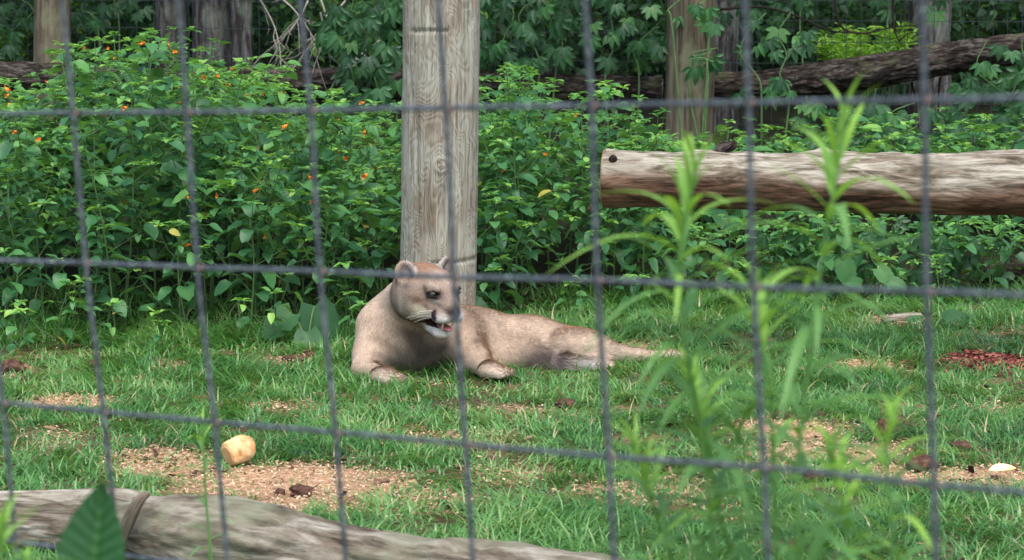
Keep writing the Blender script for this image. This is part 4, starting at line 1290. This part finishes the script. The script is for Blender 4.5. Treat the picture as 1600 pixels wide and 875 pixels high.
burdock([(492, 478, 9.22, .3, -.3, -1, .17, hm), (455, 490, 9.2, -.8, -.4, -.6, .13, hm), (480, 520, 9.15, .1, -.6, -.6, .12, hm)], 480, 543, "broad-leaved plant low beside the cougar at the foot of the thicket")
burdock([(1318, 408, 10.0, .2, -.3, -.9, .10, hm2), (1372, 420, 9.95, .5, -.3, -.5, .085, hm2), (1390, 440, 9.9, .9, -.4, -.3, .07, hm2), (1345, 445, 9.95, -.7, -.4, .2, .07, hm2)], 1345, 470, "pale broad-leaved plant at the lawn's far edge under the peeled log")
burdock([(1475, 500, 9.7, .8, -.4, .1, .10, hm), (1440, 505, 9.72, -.7, -.4, -.1, .09, hm)], 1458, 517, "low dark broad-leaved weed in the grass at the right")

# ------------------------------------------------------------------ creeper
def creeper_leaf():
    mb = MB()
    for a, L in ((-1.35, .72), (-.68, .92), (0, 1.0), (.68, .92), (1.35, .72)):
        V = LT6[0] * np.array([.42, 1, 1]) * L
        V[:, 2] += -.10 * abs(a)
        Rz = np.array(Matrix.Rotation(a, 3, 'Z'))
        mb.add((V + np.array([0, .06, 0])) @ Rz.T, LT6[1], LT6[2], .5)
    return np.concatenate(mb.V), np.concatenate(mb.Q), np.concatenate(mb.T)
CLF = creeper_leaf()
clm = [mesh_np("leaf", CLF[0] * np.array([1, 1, z]), [CLF[1], CLF[2]], M['creeper'], tint=np.full(len(CLF[0]), t)) for t, z in ((.15, 1), (.38, 1.5), (.62, .6))]
def creeper(x0, x1, y0, y1, Y, n, label, size=(.058, .092), mask=None, sd=0, cat="vine"):
    r = np.random.default_rng(500 + sd)
    root = P((x0 + x1) / 2, y1, Y); root[2] = float(ground_z(root[0], root[1]))
    o = thing("creeper_vine", label, cat, loc=root)
    pts = []
    for k in range(n):
        for _ in range(20):
            px, py = r.uniform(x0, x1), r.uniform(y0, y1)
            if mask is None or mask(px, py): break
        pts.append((px, py))
    pts = np.array(pts)
    # main stems thread through the leaves
    ns = max(2, n // 22)
    for k in range(ns):
        px = np.linspace(x0, x1, ns + 2)[k + 1]
        path = [np.array([root[0] + (px - (x0 + x1) / 2) / 400, Y + .05, root[2]])]
        for py in np.linspace(y1, y0, 5): path.append(P(px + r.normal(0, 14), py, Y + .04))
        mb = MB(); mb.tube(resample(path, 18) - root, np.linspace(.006, .003, 18), 5, cap=False)
        link("stem", mb.mesh("stem", M['stem']), o)
    for (px, py) in pts:
        p = P(px, py, Y + r.normal(0, .10))
        d = np.array([r.normal(0, .55), -.35, -1 + r.normal(0, .3)])
        nn = np.array([r.normal(0, .35), -1, .75 + r.normal(0, .25)])
        s = r.uniform(*size)
        put("leaf", clm[min(int(abs(r.normal(.9, .7))), 2)], o, root, p, basis(d[None], nn[None])[0], (s, s, s))
creeper(495, 622, -60, 165, 13.4, 95, "dark creeper hanging beside the thick post on its left, above the fallen trunk", sd=1, mask=lambda x, y: x > 500 + .45 * max(y - 60, 0))
creeper(745, 905, -60, 105, 13.6, 80, "creeper curtain just right of the thick post", sd=2, mask=lambda x, y: y < 105 - .12 * (x - 745))
creeper(905, 1045, -60, 120, 13.5, 40, "creeper on the far fence left of the far creeper-grown post", sd=3, mask=lambda x, y: y < 92)
creeper(1044, 1125, -40, 40, 13.15, 9, "few creeper leaves clinging to the far post's top", sd=4)
creeper(1085, 1120, 75, 105, 13.15, 4, "small creeper spray on the right flank of the far post", sd=5)
creeper(1150, 1262, 20, 150, 13.2, 17, "loose creeper over the left end of the dark sloping trunk", sd=6, mask=lambda x, y: abs(y - 95) > 12)
creeper(1500, 1680, 62, 250, 12.9, 85, "leafy creeper at the right edge over the sloping trunk", sd=7, mask=lambda x, y: (x - 1500) * .9 > (120 - y) * .8)
creeper(1130, 1500, -60, 30, 14.4, 36, "high creeper on the far fence above the sloping trunk", sd=8)
creeper(110, 225, -60, 40, 15.3, 22, "creeper on the far fence between the pale post and the dark tree trunks", sd=9)
creeper(-60, 56, -60, 90, 15.9, 30, "creeper at the upper left corner beyond the pale post", sd=10)
creeper(1250, 1500, 160, 230, 12.8, 50, "low creeper mat behind the peeled log, below the sloping trunk", sd=11)
creeper(1180, 1530, 345, 430, 10.45, 60, "shaded creeper leaves under the peeled log", size=(.05, .075), sd=12)

# ------------------------------------------------------------------ trees
def tree(px, r, Y, label, lean=0.0, seed=1, crown=True, pxtop=None, mt='treebark'):
    b0 = P(px, 60, Y); gz = float(ground_z(b0[0], Y)); x0 = b0[0]
    o = thing("tree", label, "tree", loc=(0, 0, 0))
    H_ = 7.5
    zz = np.array([gz - .1, gz + .25, 1.0, 1.6, 3, 4.5, 6, H_])
    pts = [np.array([x0 + lean * (z - 1) + .03 * math.sin(z * 1.3 + seed), Y + .02 * math.sin(z + seed), z]) for z in zz]
    link("trunk", log_mesh("trunk", pts, [r * 1.25, r * 1.08, r, r * .97, r * .9, r * .75, r * .55, r * .3], M[mt], 56, 360, r * .10 + .004, (30, 30, 3), 70 + seed), o)
    rr = np.random.default_rng(seed + 300)
    if not crown: return o
    ends = []
    for k in range(7):
        a = GA * k + seed; z = 2.6 + .65 * k; s0 = pts[3] + (pts[-1] - pts[3]) * ((z - 1.6) / (H_ - 1.6))
        L = 1.9 - .13 * k
        e = s0 + np.array([math.cos(a) * L, math.sin(a) * L, .7])
        mb = MB(); mb.tube(resample([s0, (s0 + e) / 2 + np.array([0, 0, .05]), e], 8), np.linspace(r * .4, .012, 8), 7)
        link("limb", mb.mesh("limb", M[mt]), o)
        ends += [e, (s0 + e) / 2]
    ends.append(pts[-1])
    n = 1500
    ce = np.array(ends)[rr.integers(len(ends), size=n)] + rr.normal(0, .42, (n, 3)) * np.array([1, 1, .6])
    a = rr.uniform(0, 6.28, n); d = np.stack([np.cos(a), np.sin(a), rr.normal(-.3, .4, n)], -1)
    nn = np.stack([rr.normal(0, .4, n), rr.normal(0, .4, n), np.ones(n)], -1)
    mb = MB(); mb.inst((LT3[0] * np.array([.6, 1, 1]), LT3[1], LT3[2]), ce, basis(d, nn), rr.uniform(.13, .22, n), np.clip(rr.normal(.4, .2, n), 0, 1))
    link("crown", mb.mesh("crown", M['under']), o, kind='stuff')
    return o
tree(262, .092, 15.7, "grey ridged tree trunk, first of the trio beyond the jewelweed at upper left", seed=1)
tree(333, .120, 15.5, "thickest ridged grey trunk, middle of the trio at upper left", seed=2)
tree(385, .062, 15.35, "thin grey trunk, right one of the trio at upper left", seed=3)
tree(1459, .125, 15.6, "pale grey tree trunk standing behind the sloping fallen trunk at upper right", seed=4)
tree(1132, .085, 14.9, "dark weathered trunk just behind the right side of the far post", seed=5)
tree(862, .055, 18.2, "thin dark trunk behind the creeper right of the thick post", seed=6)
tree(944, .075, 17.6, "dark trunk in the woods left of the far post", seed=7)
tree(-110, .11, 17.5, "tree beyond the upper left corner of the enclosure", seed=8)
tree(1010, .06, 21, "slim far trunk deep in the woods left of the far post", seed=9)
tree(640, .11, 19.5, "tree hidden behind the thick post", seed=10)
tree(1240, .07, 20, "slender distant trunk above the sloping fallen trunk", seed=11)
tree(1560, .07, 18.5, "slender trunk in the woods near the upper right corner", seed=12)
tree(150, .07, 20, "slender distant trunk between the pale post and the trio", seed=13)
tree(480, .08, 20.5, "distant trunk behind the tangle of dead twigs", seed=14)

# ------------------------------------------------------------------ understory beyond the fence (uncountable mass)
def understory(n_b, y0, y1, ztop, nleaf, size, seed, name, label, tshift=0):
    r = np.random.default_rng(seed)
    by = r.uniform(y0, y1, n_b); bx = r.uniform(-1, 1, n_b) * (by * .235 + 1.5)
    bh = r.uniform(.45, 1, n_b) * ztop; bt = r.normal(.32 + tshift, .2, n_b)
    k = r.integers(n_b, size=nleaf)
    rad = r.uniform(.35, .7, n_b)[k]
    x = bx[k] + r.normal(0, 1, nleaf) * rad * .6; y = by[k] + r.normal(0, 1, nleaf) * rad * .5
    z = ground_z(x, y) + bh[k] * r.beta(1.8, 1.1, nleaf)
    a = r.uniform(0, 6.28, nleaf)
    d = np.stack([np.cos(a), np.sin(a), r.normal(-.5, .4, nleaf)], -1)
    nn = np.stack([r.normal(0, .4, nleaf), -.3 + r.normal(0, .4, nleaf), np.ones(nleaf)], -1)
    mb = MB(); mb.inst((LT3[0] * np.array([.6, 1, 1]), LT3[1], LT3[2]), np.stack([x, y, z], -1), basis(d, nn), r.uniform(*size, nleaf), np.clip(bt[k] + r.normal(0, .1, nleaf), 0, 1))
    link(name, mb.mesh(name, M['under']), kind='stuff', label=label, cat="undergrowth")
understory(90, 16.4, 19.5, 1.25, 30000, (.05, .10), 81, "undergrowth", "leafy woodland undergrowth just beyond the far fence")
understory(150, 19, 30, 1.9, 34000, (.09, .17), 82, "far_undergrowth", "deep woodland undergrowth filling the background between the trunks", .30)

# bright feathery shrub beyond the fence, right
def feathery(px0, px1, y0, y1, Y, n, label, seed):
    r = np.random.default_rng(seed); root = P((px0 + px1) / 2, y1, Y); root[2] = float(ground_z(root[0], Y))
    o = thing("feathery_shrub", label, "shrub", loc=root)
    ps = []; ds = []; mbs = MB()
    for k in range(n):
        px = r.uniform(px0, px1); py = r.uniform(y0, y1); tp = P(px, py, Y + r.normal(0, .2)); b0 = root + np.array([(tp[0] - root[0]) * .5, 0, .1])
        path = resample([b0, (b0 + tp) / 2 + np.array([0, 0, .05]), tp], 12); mbs.tube(path - root, .002, 4, cap=False)
        for q in path[4:]:
            for s in range(5):
                a = r.uniform(0, 6.28); ds.append((math.cos(a), math.sin(a), r.uniform(.1, .9))); ps.append(q + r.normal(0, .008, 3) - root)
    link("stem", mbs.mesh("stem", M['stem']), o)
    ds = np.array(ds); mb = MB(); mb.inst((LT3[0] * np.array([.22, 1, 1]), LT3[1], LT3[2]), np.array(ps), basis(ds, np.tile([0, 0, 1.0], (len(ds), 1)) + r.normal(0, .2, ds.shape)), r.uniform(.05, .09, len(ds)), np.clip(r.normal(.95, .12, len(ds)), 0, 1))
    link("foliage", mb.mesh("foliage", M['lance']), o, kind='stuff')
feathery(1275, 1425, 42, 95, 15.0, 60, "bright yellow-green feathery shrub beyond the fence above the sloping trunk", 91)
feathery(-60, 50, 55, 100, 17.0, 18, "light green feathery shrub at the upper left corner", 92)

# ------------------------------------------------------------------ dead twigs and bare vines
def twigs(name, starts, label, cat, seed, rad=.006, sub=5, matl='twig'):
    r = np.random.default_rng(seed)
    root = P(*starts[0][0]); root[2] = float(ground_z(root[0], root[1]))
    o = thing(name, label, cat, loc=root)
    for st in starts:
        pts = resample([P(*q) for q in st], 14)
        pts = pts + .012 * np.stack([fbm(pts * 6, 2, seed + c) for c in range(3)], -1)
        mb = MB(); mb.tube(pts - root, np.linspace(rad, rad * .35, 14), 5)
        for k in range(sub):
            i0 = r.integers(3, 13); p0 = pts[i0]; t = norm(pts[min(i0 + 1, 13)] - pts[i0 - 1])
            d = norm(t + r.normal(0, .7, 3)); L = r.uniform(.06, .22)
            q = [p0, p0 + d * L * .5 + r.normal(0, .01, 3), p0 + d * L + r.normal(0, .02, 3)]
            mb.tube(np.array(resample(q, 6)) - root, np.linspace(rad * .45, rad * .2, 6), 4)
            for kk in range(2):
                p1 = q[1 + kk]; d2 = norm(d + r.normal(0, .8, 3)); mb.tube(np.array([p1, p1 + d2 * L * .4]) - root, [rad * .25, rad * .15], 4)
        link("twig", mb.mesh("twig", M[matl]), o)
YB = 14.0
twigs("dead_branch", [[(395, -20, YB), (430, 40, YB), (440, 100, YB - .2)], [(425, -20, YB), (470, 30, YB - .2), (505, 85, YB - .3)], [(500, -10, YB), (525, 60, YB - .1), (560, 95, YB - .2), (592, 112, YB - .3)],
                      [(480, 0, YB - .3), (455, 45, YB - .3), (400, 90, YB - .2)], [(540, 0, YB), (500, 50, YB - .2), (450, 115, YB - .3)], [(610, 50, YB), (560, 90, YB - .1), (545, 110, YB)], [(500, 20, YB - .4), (505, 60, YB - .4), (485, 120, YB - .4)]],
      "tangle of pale dead twigs left of the thick post above the fallen trunk", "dead branch", 7, .0055, 7)
twigs("bare_vine", [[(1300, -20, 13.6), (1312, 38, 13.6), (1345, 52, 13.6), (1390, 44, 13.6), (1440, 38, 13.6)], [(1120, 15, 13.5), (1200, 12, 13.5), (1290, 45, 13.55), (1340, 52, 13.6)]],
      "brown bare vine looping across the far fence above the sloping trunk", "vine", 8, .008, 3, 'fallbark')
twigs("bare_vine", [[(1393, -20, 13.7), (1397, 40, 13.7), (1410, 72, 13.6)]], "single bare brown vine stem hanging down to the sloping trunk", "vine", 9, .009, 2, 'fallbark')
twigs("bare_vine", [[(905, -20, 13.6), (935, 45, 13.6), (975, 118, 13.5)], [(1000, 20, 13.6), (955, 60, 13.6), (935, 110, 13.5)]], "dark leaning bare vine stems left of the far post", "vine", 10, .008, 3, 'fallbark')
twigs("bare_vine", [[(1425, 128, 13.6), (1432, 160, 13.6), (1428, 200, 13.5)], [(1470, 120, 13.6), (1466, 165, 13.6), (1462, 210, 13.5)]], "thin dark stems under the sloping trunk behind the peeled log", "vine", 11, .007, 2, 'fallbark')

# ------------------------------------------------------------------ tall weeds close behind the near fence
lance_m = []
for k in range(5):
    V = LANCE[0].copy(); V[:, 0] *= .088; V[:, 2] = V[:, 2] * .12 + .15 * V[:, 1] - (.22 + .15 * k) * V[:, 1] ** 2.2; V[:, 1] *= 1 - .10 * V[:, 1]
    V[:, 0] += (.06 * (k - 2)) * V[:, 1] ** 2
    lance_m.append([mesh_np("leaf", V, [LANCE[1], LANCE[2]], M['lance'], tint=np.full(len(V), t)) for t in (.12, .4, .85)])
def weed(path, label, seed, t0=.0, L=(.055, .095), dens=1.0, dark=False, group=None, name="tall_weed"):
    r = np.random.default_rng(seed)
    pts = [P(*q) for q in path]
    d = norm(pts[0] - pts[1]); d = d / -min(d[2], -.5)
    g = pts[0] + d * pts[0][2]; g[2] = float(ground_z(g[0], g[1]))
    o = thing(name, label, "weed", group, loc=g)
    full = resample([g, (g + pts[0]) / 2] + pts, 60)
    mb = MB(); mb.tube(full - g, np.linspace(.0032, .0011, 60), 7); link("stem", mb.mesh("stem", M['lance']), o)
    s = np.concatenate([[0], np.cumsum(np.linalg.norm(np.diff(full, axis=0), axis=1))])
    tot = s[-1]; a = r.uniform(0, 6.28); u = tot * .35
    while u < tot:
        f = u / tot
        p = np.array([np.interp(u, s, full[:, c]) for c in range(3)])
        a += GA + r.normal(0, .25)
        up = .30 + .95 * sstep(.88, 1.0, f)
        el = up + r.normal(0, .15)
        dd = np.array([math.cos(a) * math.cos(el), math.sin(a) * math.cos(el), math.sin(el)])
        nn = np.array([-math.cos(a) * math.sin(el), -math.sin(a) * math.sin(el), math.cos(el)])
        ln_ = r.uniform(*L) * 1.4 * (1.0 if f < .94 else (1.0 - .6 * (f - .94) / .06))
        tt = 2 if f > .93 or r.random() < .12 else (1 if (r.random() < (.35 if dark else .75)) else 0)
        put("leaf", lance_m[r.integers(5)][tt], o, g, p, basis(dd[None], nn[None])[0], (ln_,) * 3)
        u += (.0055 if f < .80 else .0034) / dens * r.uniform(.7, 1.3)
weed([(1120, 900, 2.62), (1100, 700, 2.62), (1068, 520, 2.6), (1062, 400, 2.6), (1080, 300, 2.58), (1088, 255, 2.57)], "tall lance-leaved weed whose tip reaches the left part of the peeled log", 201, L=(.055, .10), dens=.62)
weed([(1250, 900, 2.5), (1246, 740, 2.5), (1262, 580, 2.5), (1285, 400, 2.52), (1308, 270, 2.53), (1322, 185, 2.53)], "tallest lance-leaved weed, its bright tip above the middle of the peeled log", 202, L=(.06, .105), dens=.52)
weed([(1215, 900, 2.66), (1210, 760, 2.66), (1200, 600, 2.66), (1182, 500, 2.66), (1176, 440, 2.66)], "weed with a light tip beside the sixth upright wire", 203, dens=.55, L=(.05, .085))
weed([(1150, 900, 2.75), (1120, 780, 2.75), (1098, 660, 2.75), (1072, 590, 2.75)], "lower dark weed right of the cougar's outstretched foot", 204, dark=True, dens=.9, L=(.05, .085))
weed([(1060, 900, 2.8), (1030, 820, 2.8), (1005, 740, 2.8), (985, 690, 2.8)], "short leaning weed at the bottom right of the front log", 205, dark=True, dens=.8, L=(.05, .08))
weed([(1395, 900, 2.45), (1392, 800, 2.45), (1385, 720, 2.45), (1392, 650, 2.45)], "short weed with a yellow-green tip on the right side of the lawn", 206, dens=.7, L=(.05, .08))
weed([(1330, 900, 2.7), (1325, 840, 2.7), (1310, 760, 2.7), (1290, 700, 2.7)], "small dark weed between the tallest weed and the yellow-tipped one", 207, dark=True, dens=.8, L=(.05, .08))
weed([(330, 875, 4.2), (322, 780, 4.2), (318, 700, 4.2), (316, 655, 4.2)], "thin faint weed left of the orange chunk", 208, dens=.35, L=(.035, .055))
weed([(-25, 960, 2.36), (-15, 900, 2.36), (0, 860, 2.35), (8, 815, 2.34)], "light green lance-leaved plant in the lower left corner", 209, L=(.05, .07), dens=.8)
weed([(50, 1010, 2.40), (50, 960, 2.40), (40, 920, 2.38), (44, 890, 2.36)], "second light green plant at the lower left corner, beside the big ribbed leaf", 210, L=(.035, .055), dens=.8)

# big ribbed leaf bottom left, outside the near fence
n_, m_ = 26, 15
V = []
for k in range(n_ + 1):
    u = k / n_; w = .5 * (math.sin(math.pi * u ** .62) ** .8 if 0 < u < 1 else 0) + .002
    for j in range(m_):
        s = j / (m_ - 1) * 2 - 1
        rib = math.sin((u * 9 - abs(s) * 1.6) * 2 * math.pi)
        V.append((s * w * (1 + .03 * math.sin(u * 40)), u + .0 * s, .10 * abs(s) * w * 2 + .030 * rib * (1 - abs(s)) ** .3 - .02 * math.exp(-(s / .12) ** 2) + .10 * u * u))
V = np.array(V, float)
Q = np.array([(k * m_ + j, k * m_ + j + 1, (k + 1) * m_ + j + 1, (k + 1) * m_ + j) for k in range(n_) for j in range(m_ - 1)])
tint = .48 + .4 * np.exp(-(V[:, 0] / .02) ** 2)
dk = thing("ribbed_leaf_plant", "plant with one big dark ribbed leaf at the lower left in front of the wires", "plant")
g = P(140, 1000, 2.42); g[2] = float(ground_z(g[0], g[1])); dk.location = g
bm_ = mesh_np("leaf", V, Q, M['broad'], tint=tint)
p0 = P(138, 930, 2.42); tipp = P(166, 752, 2.44)
dvec = tipp - p0; L = np.linalg.norm(dvec)
put("leaf", bm_, dk, g, p0, basis(dvec[None], np.array([[-.15, -1, .25]]))[0], (L * .62, L, L))
p1 = P(205, 985, 2.42); t1_ = P(222, 865, 2.40); dv = t1_ - p1; L = np.linalg.norm(dv)
put("leaf", bm_, dk, g, p1, basis(dv[None], np.array([[.3, -1, .3]]))[0], (L * .5, L, L))
mb = MB()
for q in (p0, p1): mb.tube(resample([np.zeros(3), (q - g) * .5 + np.array([0, 0, .03]), q - g], 8), .0035, 6)
link("leaf_stalk", mb.mesh("leaf_stalk", M['stem']), dk)

# plants of the front row whose labels still agree are told apart by their order from left to right
by = {}
for o in scene.objects:
    if o.get("label") and "in the front row" in o["label"]: by.setdefault(o["label"], []).append(o)
for lab, os_ in by.items():
    if len(os_) < 2: continue
    os_.sort(key=lambda o: o.location.x / o.location.y)
    names = {2: ["left", "right"], 3: ["left", "middle", "right"]}.get(len(os_), ["leftmost"] + ["%s from left" % w for w in ("second", "third", "fourth", "fifth", "sixth", "seventh", "eighth")][:len(os_) - 2] + ["rightmost"])
    for o, nme in zip(os_, names): o["label"] = nme + " " + lab
